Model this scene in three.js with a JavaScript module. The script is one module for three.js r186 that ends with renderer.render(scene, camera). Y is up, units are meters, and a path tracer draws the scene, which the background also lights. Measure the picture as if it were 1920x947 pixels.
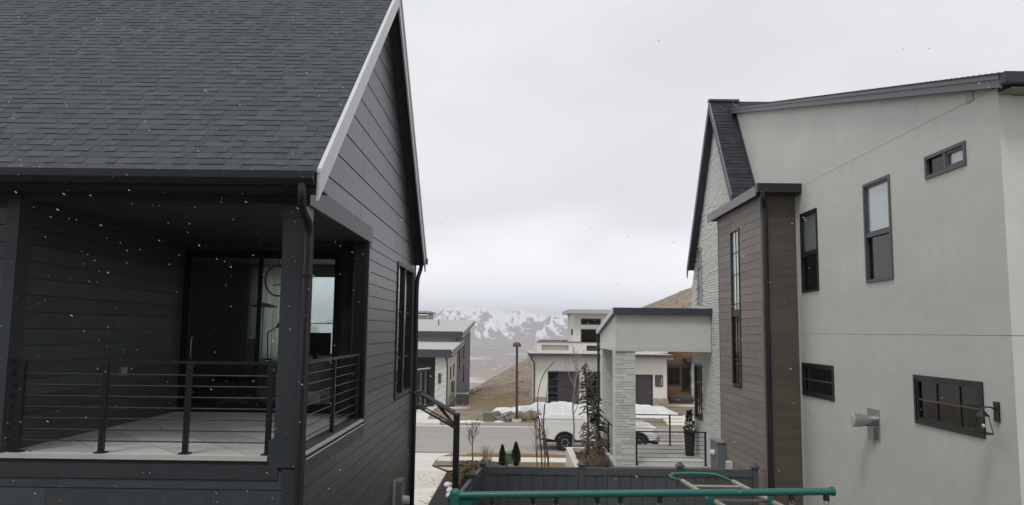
import * as THREE from 'three';
import { mergeGeometries } from 'three/addons/utils/BufferGeometryUtils.js';
import { ImprovedNoise } from 'three/addons/math/ImprovedNoise.js';

// ---------------------------------------------------------------- camera, sky, sun, exposure
const scene = new THREE.Scene();
const EYE = 5.6;
const camera = new THREE.PerspectiveCamera(37.37, 1024 / 505, 0.1, 40000);
camera.rotation.order = 'YXZ';
camera.position.set(0, EYE, 0);
camera.rotation.set(6.011 * Math.PI / 180, 0.2755 * Math.PI / 180, 0.6875 * Math.PI / 180);
scene.add(camera);

const noise3 = new ImprovedNoise();
function fbm(x, y, z, oct = 4) {
  let a = 1, s = 0, n = 0;
  for (let i = 0; i < oct; i++) { s += a * noise3.noise(x, y, z); n += a; a *= 0.5; x *= 2.03; y *= 2.03; z *= 2.03; }
  return s / n;
}
const clamp = (v, a = 0, b = 1) => Math.min(b, Math.max(a, v));
const lerp = (a, b, t) => a + (b - a) * t;
const smooth = (a, b, v) => { const t = clamp((v - a) / (b - a)); return t * t * (3 - 2 * t); };

function overcastSky() {
  const W = 1024, H = 512, px = new Float32Array(W * H * 4);
  for (let j = 0; j < H; j++) for (let i = 0; i < W; i++) {
    const el = ((j + 0.5) / H - 0.5) * Math.PI, az = ((i + 0.5) / W - 0.5) * 2 * Math.PI;
    const x = Math.cos(el) * Math.cos(az), y = Math.sin(el), z = Math.cos(el) * Math.sin(az);
    const c = fbm(x * 2.2, y * 5.5 + 3.1, z * 2.2, 5);
    const c2 = fbm(x * 5 + 9, y * 11, z * 5, 4);
    let L = 0.71 + 0.11 * c + 0.045 * c2;                                           // cloud deck
    L += 0.31 * smooth(0.18, 0.06, Math.abs(el) + 0.08 * c2 + 0.06 * c);          // lighter air under the deck, all round the horizon
    if (el < 0) L = lerp(L, 0.34, smooth(0, -0.12, el));
    const k = (j * W + i) * 4, t = clamp(0.5 + c * 1.1);
    px[k] = L * lerp(0.975, 0.985, t); px[k + 1] = L * lerp(0.985, 1.0, t); px[k + 2] = L * lerp(1.035, 1.025, t); px[k + 3] = 1;
  }
  const t = new THREE.DataTexture(px, W, H, THREE.RGBAFormat, THREE.FloatType);
  t.mapping = THREE.EquirectangularReflectionMapping; t.magFilter = t.minFilter = THREE.LinearFilter; t.needsUpdate = true;
  return t;
}
const sky = overcastSky();
scene.background = sky; scene.environment = sky;
scene.environmentIntensity = 1;

const sun = new THREE.DirectionalLight(new THREE.Color(1, 0.985, 0.955), 1.25);
sun.position.set(-16, 62, 6); sun.target.position.set(0, 0, -25);
sun.castShadow = true; sun.shadow.radius = 32; sun.shadow.mapSize.set(2048, 2048);
Object.assign(sun.shadow.camera, { left: -50, right: 50, top: 50, bottom: -50, near: 1, far: 200 });
scene.add(sun, sun.target);

const renderer = new THREE.WebGLRenderer({ antialias: true });
renderer.setSize(1024, 505);
renderer.toneMapping = THREE.LinearToneMapping;
renderer.toneMappingExposure = 1.2;
renderer.shadowMap.enabled = true;
scene.fog = new THREE.FogExp2(new THREE.Color(0.79, 0.80, 0.88), 0.0001);

// ---------------------------------------------------------------- helpers
let seed = 7;
const rnd = () => { seed |= 0; seed = seed + 0x6D2B79F5 | 0; let t = Math.imul(seed ^ seed >>> 15, 1 | seed); t = t + Math.imul(t ^ t >>> 7, 61 | t) ^ t; return ((t ^ t >>> 14) >>> 0) / 4294967296; };
const rr = (a, b) => a + (b - a) * rnd();
const pick = a => a[Math.floor(rnd() * a.length)];
const V = (x, y, z) => new THREE.Vector3(x, y, z);
const taken = {};
const numbered = n => { taken[n] = (taken[n] || 0) + 1; return taken[n] === 1 ? n : `${n}_${String(taken[n] - 1).padStart(3, '0')}`; };
const base = new WeakMap();
const baseOf = o => base.get(o) || [0, 0, 0];

function thing(name, label, category, pos = [0, 0, 0], group) {      // Group at the base of a thing, not turned
  const g = new THREE.Group(); g.name = numbered(name); g.position.set(...pos); base.set(g, pos);
  g.userData = { label, category }; if (group) g.userData.group = group;
  scene.add(g); return g;
}
function place(name, label) {                                        // a piece of the setting with pieces of its own
  const g = new THREE.Group(); g.name = numbered(name); g.userData = { kind: 'structure', label }; scene.add(g); return g;
}
function put(parent, name, geo, mat, pos = [0, 0, 0]) {              // one named mesh, pos in world metres
  const m = new THREE.Mesh(geo, mat); m.name = parent === scene ? numbered(name) : name;
  const b = baseOf(parent); m.position.set(pos[0] - b[0], pos[1] - b[1], pos[2] - b[2]); base.set(m, pos);
  parent.add(m); return m;
}
const tag = (o, label, category, group) => { o.userData = { label, category }; if (group) o.userData.group = group; return o; };
const structure = (o, label) => { o.userData = { kind: 'structure', label }; return o; };
const stuff = (o, label) => { o.userData = { kind: 'stuff', label }; return o; };
function copyOf(o, pos, label, scale = 1, turn = 0) {
  const c = o.clone(); c.name = numbered(o.name.replace(/_\d{3}$/, '')); c.position.set(...pos); base.set(c, pos);
  c.userData = { ...o.userData, label }; c.scale.multiplyScalar(scale); c.rotation.y += turn; scene.add(c); return c;
}

function metreUV(g, ox = 0, oy = 0, oz = 0) {                        // uv in metres by the way a face points
  const p = g.attributes.position, n = g.attributes.normal, uv = new Float32Array(p.count * 2);
  for (let i = 0; i < p.count; i++) {
    const x = p.getX(i) + ox, y = p.getY(i) + oy, z = p.getZ(i) + oz, nx = Math.abs(n.getX(i)), ny = Math.abs(n.getY(i)), nz = Math.abs(n.getZ(i));
    if (nx >= ny && nx >= nz) { uv[2 * i] = z; uv[2 * i + 1] = y; } else if (ny >= nz) { uv[2 * i] = x; uv[2 * i + 1] = z; } else { uv[2 * i] = x; uv[2 * i + 1] = y; }
  }
  g.setAttribute('uv', new THREE.BufferAttribute(uv, 2)); return g;
}
const boxCache = new Map();
function boxG(w, h, l) {
  const k = `${w.toFixed(3)},${h.toFixed(3)},${l.toFixed(3)}`;
  if (!boxCache.has(k)) boxCache.set(k, metreUV(new THREE.BoxGeometry(w, h, l).toNonIndexed()));
  return boxCache.get(k);
}
// boxes are given by x range, height range and depth range (metres ahead of the lens, so z = -d)
const bxg = (x0, x1, y0, y1, d0, d1) => { const g = new THREE.BoxGeometry(Math.abs(x1 - x0), Math.abs(y1 - y0), Math.abs(d1 - d0)).toNonIndexed(); g.translate((x0 + x1) / 2, (y0 + y1) / 2, -(d0 + d1) / 2); return g; };
function box(parent, name, mat, x0, x1, y0, y1, d0, d1) {
  return put(parent, name, boxG(Math.abs(x1 - x0), Math.abs(y1 - y0), Math.abs(d1 - d0)), mat, [(x0 + x1) / 2, (y0 + y1) / 2, -(d0 + d1) / 2]);
}
function hexG(p) {                                                   // 8 corners: 0-3 one end, 4-7 the other
  const F = [[0, 1, 2, 3], [4, 5, 6, 7], [0, 1, 5, 4], [1, 2, 6, 5], [2, 3, 7, 6], [3, 0, 4, 7]];
  const c = V(0, 0, 0); p.forEach(q => c.add(q)); c.multiplyScalar(1 / 8);
  const pos = [], nor = [];
  for (const f of F) {
    let q = f.map(i => p[i]);
    const n = V(0, 0, 0).crossVectors(q[1].clone().sub(q[0]), q[2].clone().sub(q[0]));
    if (n.lengthSq() < 1e-14) n.crossVectors(q[2].clone().sub(q[0]), q[3].clone().sub(q[0]));
    n.normalize();
    const m = q[0].clone().add(q[1]).add(q[2]).add(q[3]).multiplyScalar(0.25).sub(c);
    if (n.dot(m) < 0) { q = q.slice().reverse(); n.negate(); }
    for (const i of [0, 1, 2, 0, 2, 3]) { pos.push(q[i].x - c.x, q[i].y - c.y, q[i].z - c.z); nor.push(n.x, n.y, n.z); }
  }
  const g = new THREE.BufferGeometry();
  g.setAttribute('position', new THREE.Float32BufferAttribute(pos, 3)); g.setAttribute('normal', new THREE.Float32BufferAttribute(nor, 3));
  metreUV(g, c.x, c.y, c.z); g.userData.c = [c.x, c.y, c.z]; return g;
}
const hex = (parent, name, mat, pts) => { const g = hexG(pts); return put(parent, name, g, mat, g.userData.c); };
function flatG(pts, holes, thick, map) {                             // polygon pushed out by thick, then mapped to the world
  const s = new THREE.Shape(pts.map(q => new THREE.Vector2(...q)));
  for (const h of holes || []) s.holes.push(new THREE.Path(h.map(q => new THREE.Vector2(...q))));
  const g = new THREE.ExtrudeGeometry(s, { depth: thick, bevelEnabled: false, curveSegments: 10 }); g.applyMatrix4(map);
  const h = g.index ? g.toNonIndexed() : g; h.computeVertexNormals(); return metreUV(h);
}
const mapX = x => new THREE.Matrix4().set(0, 0, 1, x, 0, 1, 0, 0, -1, 0, 0, 0, 0, 0, 0, 1);   // (depth, height) pushed along +x from x
const mapZ = d => new THREE.Matrix4().set(1, 0, 0, 0, 0, 1, 0, 0, 0, 0, 1, -d, 0, 0, 0, 1);   // (x, height) pushed towards the lens from depth d
const rect = (a0, a1, b0, b1) => [[a0, b0], [a1, b0], [a1, b1], [a0, b1]];
function merged(list) {
  return mergeGeometries(list.map(g => { const h = g.index ? g.toNonIndexed() : g; if (!h.attributes.normal) h.computeVertexNormals(); if (!h.attributes.uv) metreUV(h); const k = new THREE.BufferGeometry(); for (const a of ['position', 'normal', 'uv']) k.setAttribute(a, h.attributes[a]); if (h.attributes.color) k.setAttribute('color', h.attributes.color); return k; }));
}
function tubeG(points, r, seg = 24, rad = 8) {
  return new THREE.TubeGeometry(new THREE.CatmullRomCurve3(points.map(p => Array.isArray(p) ? V(p[0], p[1], -p[2]) : p), false, 'centripetal'), seg, r, rad, false).toNonIndexed();
}
function rodG(a, b, r0, r1 = r0, n = 6) {                            // straight tapered rod between two points
  const d = b.clone().sub(a), L = d.length() || 1e-5, g = new THREE.CylinderGeometry(r1, r0, L, n, 1).toNonIndexed();
  g.applyQuaternion(new THREE.Quaternion().setFromUnitVectors(V(0, 1, 0), d.multiplyScalar(1 / L))); g.translate((a.x + b.x) / 2, (a.y + b.y) / 2, (a.z + b.z) / 2); return g;
}
const Q = (x, y, d) => V(x, y, -d);

// ---------------------------------------------------------------- procedural textures (tileable value noise)
function lattice(p, s) { const a = new Float32Array(p * p); let k = s * 7919 + 13; for (let i = 0; i < a.length; i++) { k = Math.imul(k ^ (k >>> 15), 0x2c1b3c6d) + 0x9E3779B9 | 0; a[i] = ((k ^ (k >>> 13)) >>> 0) / 4294967296; } return a; }
function tile(period, s) {
  const a = lattice(period, s), f = t => t * t * (3 - 2 * t);
  return (u, v) => { const x = u * period, y = v * period, i = Math.floor(x), j = Math.floor(y), fx = f(x - i), fy = f(y - j), g = (m, n) => a[((n % period + period) % period) * period + ((m % period + period) % period)]; return lerp(lerp(g(i, j), g(i + 1, j), fx), lerp(g(i, j + 1), g(i + 1, j + 1), fx), fy); };
}
function tex(size, metres, fn, srgb = true, metresY = metres) {
  const d = new Uint8Array(size * size * 4);
  for (let j = 0; j < size; j++) for (let i = 0; i < size; i++) {
    const c = fn((i + 0.5) / size, (j + 0.5) / size), k = (j * size + i) * 4, v = Array.isArray(c) ? c : [c, c, c];
    for (let n = 0; n < 3; n++) { const l = clamp(v[n]); d[k + n] = 255 * (srgb ? (l <= 0.0031308 ? 12.92 * l : 1.055 * Math.pow(l, 1 / 2.4) - 0.055) : l); }
    d[k + 3] = 255;
  }
  const t = new THREE.DataTexture(d, size, size); t.wrapS = t.wrapT = THREE.RepeatWrapping; t.magFilter = THREE.LinearFilter; t.minFilter = THREE.LinearMipmapLinearFilter; t.generateMipmaps = true;
  t.repeat.set(1 / metres, 1 / metresY); if (srgb) t.colorSpace = THREE.SRGBColorSpace; t.needsUpdate = true; return t;
}
const n4 = tile(4, 1), n8 = tile(8, 2), n16 = tile(16, 3), n32 = tile(32, 4), n64 = tile(64, 5), n128 = tile(128, 6), n256 = tile(256, 7);
const T = {
  grainBump: tex(512, 0.5, (u, v) => 0.5 * n128(u, v) + 0.5 * n256(u, v), false),
  stucco: tex(512, 3.1, (u, v) => 0.80 + 0.11 * n4(u, v) + 0.05 * n16(u, v) + 0.04 * n128(u, v)),
  stuccoBump: tex(512, 0.8, (u, v) => 0.25 * n32(u, v) + 0.45 * n128(u, v) + 0.3 * n256(u, v), false),
  plank: tex(512, 1.4, (u, v) => 0.78 + 0.12 * n8(u, v) + 0.1 * n64(u * 0.5, v), true, 1.4),
  planBump: tex(512, 1.2, (u, v) => { const a = n128(v, u * 0.06 + 0.1), b = n64(v, u * 0.12); return 0.6 * a + 0.4 * b; }, false),
  brownPlank: tex(512, 1.7, (u, v) => { const a = n128(v, u * 0.05), b = n16(v * 1, u * 0.25), c = n4(u, v), k = 0.62 + 0.2 * b + 0.1 * a + 0.08 * c; return [k, k * 0.985, k * 0.965]; }),
  wood: tex(512, 1.5, (u, v) => { const k = 0.6 + 0.25 * n64(v, u * 0.05) + 0.15 * n8(v, u * 0.3); return [k, k * 0.96, k * 0.92]; }),
  asphalt: tex(512, 3.7, (u, v) => 0.72 + 0.13 * n4(u, v) + 0.07 * n16(u, v) + 0.08 * n256(u, v)),
  concrete: tex(512, 2.9, (u, v) => { const k = 0.74 + 0.13 * n4(u, v) + 0.07 * n16(u, v) + 0.06 * n128(u, v); return [k, k * 0.99, k * 0.975]; }),
  shingle: tex(512, 0.9, (u, v) => 0.62 + 0.18 * n256(u, v) + 0.1 * n128(u, v) + 0.1 * n16(u, v)),
  snow: tex(512, 2.3, (u, v) => { const g = n256(u, v) > 0.86 && n16(u, v) > 0.5 ? 0.3 : 0; const k = 0.84 + 0.1 * n8(u, v) + 0.06 * n64(u, v) - g; return [k, k * 0.995, k * 0.985]; }),
  dirt: tex(512, 4.1, (u, v) => { const a = n8(u, v), b = n64(u, v), c = n256(u, v), k = 0.55 + 0.2 * a + 0.15 * b + 0.1 * c; return [k, k * (0.93 + 0.07 * b), k * (0.84 + 0.12 * a)]; }),
  mulch: tex(256, 0.9, (u, v) => 0.45 + 0.3 * n64(u, v) + 0.25 * n128(u, v)),
  bark: tex(256, 0.4, (u, v) => 0.55 + 0.3 * n64(u, v * 0.25) + 0.15 * n16(u, v)),
  metal: tex(256, 1.3, (u, v) => 0.9 + 0.06 * n8(u, v) + 0.04 * n64(u, v)),
};
const M = (c, rough = 0.8, o = {}) => { const { metal = 0, ...r } = o; return new THREE.MeshStandardMaterial({ color: Array.isArray(c) ? new THREE.Color().setRGB(...c) : new THREE.Color(c), roughness: rough, metalness: metal, ...r }); };
const shades = (c, k, make) => k.map(f => make(c.map(v => v * f)));
const glass = (tint = [0.93, 0.96, 0.95], rough = 0.01) => new THREE.MeshPhysicalMaterial({ color: new THREE.Color().setRGB(...tint), roughness: rough, transmission: 1, thickness: 0, ior: 1.5 });

const charcoal = shades([0.068, 0.077, 0.085], [0.86, 0.95, 1.0, 1.08, 1.18], c => M(c, 0.34, { map: T.plank, bumpMap: T.planBump, bumpScale: 0.0012 }));
const charcoalWall = M([0.055, 0.06, 0.066], 0.8);
const charcoalTrim = M([0.048, 0.055, 0.062], 0.42, { map: T.plank, bumpMap: T.grainBump, bumpScale: 0.0006 });
const blackMetal = M([0.014, 0.015, 0.017], 0.42, { map: T.metal });
const blackGutter = M([0.018, 0.019, 0.022], 0.38, { map: T.metal });
const greyFascia = M([0.58, 0.585, 0.605], 0.36, { map: T.metal });
const roofTones = shades([0.072, 0.080, 0.087], [0.87, 0.96, 1.03, 1.13], c => M(c, 0.92, { map: T.shingle, bumpMap: T.grainBump, bumpScale: 0.003 }));
const roofMany = M([1, 1, 1], 0.92, { map: T.shingle, bumpMap: T.grainBump, bumpScale: 0.003, vertexColors: true });
const navyShingle = shades([0.036, 0.039, 0.048], [0.8, 1, 1.2], c => M(c, 0.9, { map: T.shingle, bumpMap: T.grainBump, bumpScale: 0.003 }));
const navyTrim = M([0.05, 0.056, 0.075], 0.5, { map: T.metal });
const stuccoMat = M([0.67, 0.685, 0.635], 0.93, { map: T.stucco, bumpMap: T.stuccoBump, bumpScale: 0.002 });
const seamMat = M([0.4, 0.4, 0.37], 0.95);
const porchMat = M([0.68, 0.685, 0.64], 0.85, { map: T.stucco });
const brickTones = shades([0.75, 0.75, 0.71], [0.86, 0.93, 1.0, 1.06], c => M(c, 0.9, { map: T.stucco, bumpMap: T.stuccoBump, bumpScale: 0.006 }));
const mortar = M([0.55, 0.55, 0.52], 0.95, { map: T.stucco });
const taupe = shades([0.25, 0.222, 0.198], [0.93, 1.0, 1.07], c => M(c, 0.7, { map: T.plank }));
const brown = shades([0.118, 0.098, 0.08], [0.95, 1.0, 1.05], c => M(c, 0.72, { map: T.brownPlank }));
const windowBlack = M([0.016, 0.017, 0.019], 0.4);
const windowGrey = M([0.075, 0.078, 0.086], 0.45);
const pane = glass(), paneDim = glass([0.86, 0.89, 0.88]), screenPane = glass([0.15, 0.165, 0.175], 0.12);
const win2 = glass([0.32, 0.34, 0.37]);
const blindMat = M([0.72, 0.73, 0.76], 0.9);
const plaster = M([0.60, 0.59, 0.56], 0.9), darkRoom = M([0.45, 0.45, 0.44], 0.9), floorWood = M([0.16, 0.12, 0.085], 0.6, { map: T.wood });
const deckTones = shades([0.66, 0.65, 0.625], [0.86, 0.95, 1.02, 1.1], c => M(c, 0.75, { map: T.concrete }));
const deckEdge = M([0.62, 0.62, 0.61], 0.6, { map: T.concrete });
const asphaltMat = M([0.36, 0.335, 0.31], 0.9, { map: T.asphalt, bumpMap: T.grainBump, bumpScale: 0.004 });
const concreteTones = shades([0.67, 0.645, 0.59], [0.92, 1.0, 1.06], c => M(c, 0.9, { map: T.concrete, bumpMap: T.grainBump, bumpScale: 0.002 }));
const kerbMat = M([0.42, 0.40, 0.37], 0.9, { map: T.concrete });
const snowMat = M([0.78, 0.785, 0.79], 0.85, { map: T.snow, bumpMap: T.stuccoBump, bumpScale: 0.02 });
const fenceTones = shades([0.08, 0.087, 0.098], [0.92, 1.0, 1.08], c => M(c, 0.55, { map: T.plank }));
const greenMetal = M([0.014, 0.118, 0.1], 0.4, { map: T.metal });
const tanMetal = M([0.30, 0.265, 0.225], 0.45, { map: T.metal });
const steel = M([0.42, 0.42, 0.42], 0.35, { metal: 0.9, map: T.metal });
const boxGrey = M([0.17, 0.18, 0.19], 0.5, { map: T.metal });
const whitePlastic = M([0.6, 0.6, 0.6], 0.5);
const beigeWall = M([0.77, 0.735, 0.66], 0.92, { map: T.stucco });
const rubber = M([0.018, 0.018, 0.019], 0.85);

// ---------------------------------------------------------------- ground, road, hills, mountains
const pw = (x, k) => { if (x <= k[0][0]) return k[0][1]; for (let i = 1; i < k.length; i++) if (x <= k[i][0]) return lerp(k[i - 1][1], k[i][1], (x - k[i - 1][0]) / (k[i][0] - k[i - 1][0])); return k[k.length - 1][1]; };
const yard = d => pw(d, [[8, 1.5], [20, 0.5], [34.2, 0.1]]);
const crestY = x => pw(x, [[-90, -46], [-6.1, -3.3], [3.2, 2.0], [18.4, 9.0], [26, 12.3], [80, 31], [200, 60]]);
function groundY(x, d) {
  if (d < 34.2) return yard(d);
  if (d < 34.5) return lerp(0.1, -0.08, (d - 34.2) / 0.3);
  if (d < 45.0) return -0.08;
  if (d < 45.3) return lerp(-0.08, 0.1, (d - 45) / 0.3);
  const pad = lerp(0.34, 0.68, smooth(-2, 2, x)), y1 = lerp(0.1, pad, smooth(45.3, 50, d));
  if (d < 60) return y1;
  const yc = crestY(x) + 0.5 * fbm(x * 0.08, 3.3, d * 0.05, 4);
  const rough = 0.35 * fbm(x * 0.18, 1.7, d * 0.18, 4) * smooth(60, 66, d) * smooth(122, 105, d);
  if (d < 112) { const t = smooth(58, 114, d); return lerp(y1, yc, 0.35 * t + 0.65 * (d - 60) / 52) + rough; }
  return lerp(yc, -118, smooth(108, 720, d));
}
function heightfield(xs, ds, hy, col) {
  const nx = xs(ds[0]).length, pos = [], c = [], idx = [];
  ds.forEach((d, j) => { xs(d).forEach(x => { const y = hy(x, d); pos.push(x, y, -d); if (col) c.push(...col(x, y, d)); }); });
  for (let j = 0; j < ds.length - 1; j++) for (let i = 0; i < nx - 1; i++) { const a = j * nx + i, b = a + 1, e = a + nx, f = e + 1; idx.push(a, b, f, a, f, e); }
  const g = new THREE.BufferGeometry(); g.setAttribute('position', new THREE.Float32BufferAttribute(pos, 3)); if (col) g.setAttribute('color', new THREE.Float32BufferAttribute(c, 3));
  g.setIndex(idx); g.computeVertexNormals();
  const uv = new Float32Array(pos.length / 3 * 2); for (let i = 0; i < uv.length / 2; i++) { uv[2 * i] = pos[3 * i]; uv[2 * i + 1] = pos[3 * i + 2]; }
  g.setAttribute('uv', new THREE.BufferAttribute(uv, 2)); return g;
}
const span = (a, b, n) => Array.from({ length: n + 1 }, (_, i) => a + (b - a) * i / n);
{ // near ground
  const ds = [...span(-12, 8, 5), ...span(9, 20, 11), ...span(21, 34, 26), 34.2, 34.5, 40, 45, 45.3, ...span(45.8, 60, 28), ...span(60.8, 112, 90), ...span(115, 240, 18), ...span(270, 760, 10)];
  const X = [...span(-90, -32, 12), ...span(-30, 40, 150), ...span(42, 130, 16)];
  const g = heightfield(() => X, ds, groundY, (x, y, d) => {
    const a = fbm(x * 0.13, 5, d * 0.13, 4), b = fbm(x * 0.7, 8, d * 0.7, 3), s = fbm(x * 1.6, 2, d * 1.2, 3);
    const hill = smooth(57, 64, d);
    const tan = [0.37, 0.31, 0.245], brn = [0.25, 0.205, 0.168], rock = [0.42, 0.36, 0.31];
    let k = clamp(0.5 + a * 0.8 + b * 0.7 - hill * 0.42), c = brn.map((v, i) => lerp(v, tan[i], k));
    if (s > 0.28) c = c.map((v, i) => lerp(v, rock[i], hill * clamp((s - 0.28) * 5)));
    return c;
  });
  structure(put(scene, 'ground', g, M([1.32, 1.32, 1.32], 0.97, { map: T.dirt, vertexColors: true, bumpMap: T.stuccoBump, bumpScale: 0.05 })), 'brown dry ground rising to a bare grassy hillside across the street');
}
{ // valley floor
  const ds = [...span(640, 1500, 12), ...span(1580, 4000, 40), ...span(4100, 9600, 55)];
  const g = heightfield(d => span(-0.55 * d - 900, 0.55 * d + 900, 170), ds, (x, d) => -120 + 5 * fbm(x * 0.0016, 3, d * 0.0016, 3), (x, y, d) => {
    const a = fbm(x * 0.0021, 7, d * 0.0012, 4), s = fbm(x * 0.0016 + 40, 1, d * 0.006, 5), t = fbm(x * 0.012, 4, d * 0.012, 3);
    let k = lerp(0.25, 0.31, clamp(0.5 + a)), c = [k * 1.0, k * 0.87, k * 0.74];
    const sn = smooth(0.2, 0.34, s + 0.08 * smooth(2500, 8000, d)) * 0.6 + (t > 0.3 ? 0.15 : 0);
    return c.map((v, i) => lerp(v, [0.78, 0.78, 0.82][i], clamp(sn)));
  });
  structure(put(scene, 'valley', g, M([1, 1, 1], 1, { vertexColors: true })), 'pale hazy valley floor with thin streaks of snow');
}
{ // mountains
  const prof = [[-5200, 130], [-3000, 120], [-1900, 95], [-1330, 165], [-1000, 280], [-790, 338], [-640, 318], [-470, 330], [-250, 285], [-60, 250], [130, 282], [290, 292], [480, 252], [700, 262], [900, 258], [1400, 330], [2100, 260], [3200, 360], [5200, 240]];
  const H = (x, d) => {
    const t = clamp((d - 7900) / 3300), back = smooth(13900, 11300, d);
    const sx = x + (d - 11000) * 0.28;                                   // spurs run down towards the left
    const top = pw(sx, prof) + 118;
    let rg = 0, am = 1, fr = 0.0013, nn = 0; for (let o = 0; o < 4; o++) { const q = 1 - Math.abs(fbm(sx * fr + 2.2 + o * 7, 0.4 + o, d * fr * 0.42, 1)) * 1.9; rg += am * q * q; nn += am; am *= 0.5; fr *= 2.1; }
    rg = rg / nn - 0.45;
    const base = Math.pow(t, 1.15), mid = Math.pow(Math.sin(Math.PI * Math.min(1, t * 0.93)), 0.8);
    return -122 + base * top * (d > 11200 ? back : 1) + (mid * 230 + 45 * t) * rg * back + 8 * t * fbm(x * 0.009, 3, d * 0.009, 3);
  };
  const g = heightfield(() => [...span(-4800, -1900, 90), ...span(-1885, 1500, 330), ...span(1530, 4800, 100)], [...span(7850, 11400, 190), ...span(11450, 13900, 50)], H, () => [1, 1, 1]);
  const n = g.attributes.normal, p = g.attributes.position, c = g.attributes.color;
  for (let i = 0; i < p.count; i++) {
    const x = p.getX(i), y = p.getY(i), d = -p.getZ(i), w = fbm(x * 0.003, 1, d * 0.003, 4), f = fbm(x * 0.016, 6, d * 0.016, 3);
    let s = 0.5 + n.getX(i) * 2.3 + (y - 20) / 300 + 0.45 * w + 0.6 * f;
    s = smooth(0.4, 0.58, s) * smooth(-105, -30, y + 90 * w + 60 * f);
    c.setXYZ(i, lerp(0.31, 0.95, s), lerp(0.275, 0.95, s), lerp(0.24, 0.96, s));
  }
  structure(put(scene, 'mountain_range', g, M([1, 1, 1], 1, { vertexColors: true })), 'snow streaked mountain range far across the valley');
}
// road
const uvBox = (o) => o;
{ const rd = place('road', 'grey asphalt street running across between the houses'); box(rd, 'lane', asphaltMat, -70, 90, -0.12, 0, 34.5, 39.62); box(rd, 'lane', M([0.34, 0.318, 0.297], 0.9, { map: T.asphalt, bumpMap: T.grainBump, bumpScale: 0.004 }), -70, 90, -0.12, -0.004, 39.65, 45.05); box(rd, 'joint_strip', concreteTones[0], -70, 90, -0.12, -0.008, 39.62, 39.65); }
const onYard = (x, d, off) => Q(x, yard(d) + off, d);
function slab(parent, name, mat, pts, top = 0.02, deep = 0.1, gy = (x, d) => yard(d)) { // thin paving slab following the ground, polygon in (x, depth)
  const s = pts.map(q => new THREE.Vector2(q[0], q[1])), tri = THREE.ShapeUtils.triangulateShape(s, []), pos = [];
  const up = pts.map(([x, d]) => Q(x, gy(x, d) + top, d)), dn = pts.map(([x, d]) => Q(x, gy(x, d) + top - deep, d));
  const face = (a, b, c, want) => { const n = V(0, 0, 0).crossVectors(b.clone().sub(a), c.clone().sub(a)); const q = n.dot(want) < 0 ? [a, c, b] : [a, b, c]; q.forEach(v => pos.push(v.x, v.y, v.z)); };
  tri.forEach(t => { face(up[t[0]], up[t[1]], up[t[2]], V(0, 1, 0)); face(dn[t[0]], dn[t[1]], dn[t[2]], V(0, -1, 0)); });
  const cx = up.reduce((s2, q) => s2.add(q), V(0, 0, 0)).multiplyScalar(1 / up.length);
  for (let i = 0; i < pts.length; i++) { const j = (i + 1) % pts.length, w = up[i].clone().add(up[j]).multiplyScalar(0.5).sub(cx); w.y = 0; face(up[i], up[j], dn[j], w); face(up[i], dn[j], dn[i], w); }
  const g = new THREE.BufferGeometry(); g.setAttribute('position', new THREE.Float32BufferAttribute(pos, 3)); g.computeVertexNormals(); metreUV(g);
  return put(parent, name, g, mat);
}
{ // kerbs and gutter pans, in lengths
  const near = place('kerb', 'concrete kerb along the near side of the street'), far = place('kerb', 'concrete kerb along the far side of the street');
  for (let x = -38; x < 46; x += 3) {
    if (x > -1.7 || x < -11) box(near, 'kerb_stone', kerbMat, Math.max(x, -2.6) + 0.012 * (x > -1.7), x + 2.988, -0.1, 0.125, 34.22, 34.5);
    if (x > -4.2 || x < -11) box(far, 'kerb_stone', kerbMat, x + 0.006, x + 2.994, -0.1, 0.13, 45.05, 45.3);
    box(near, 'gutter_pan', concreteTones[0], x + 0.006, x + 2.994, -0.1, 0.006, 34.5, 34.95);
    box(far, 'gutter_pan', concreteTones[0], x + 0.006, x + 2.994, -0.1, 0.006, 44.55, 45.05);
  }
}
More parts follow.
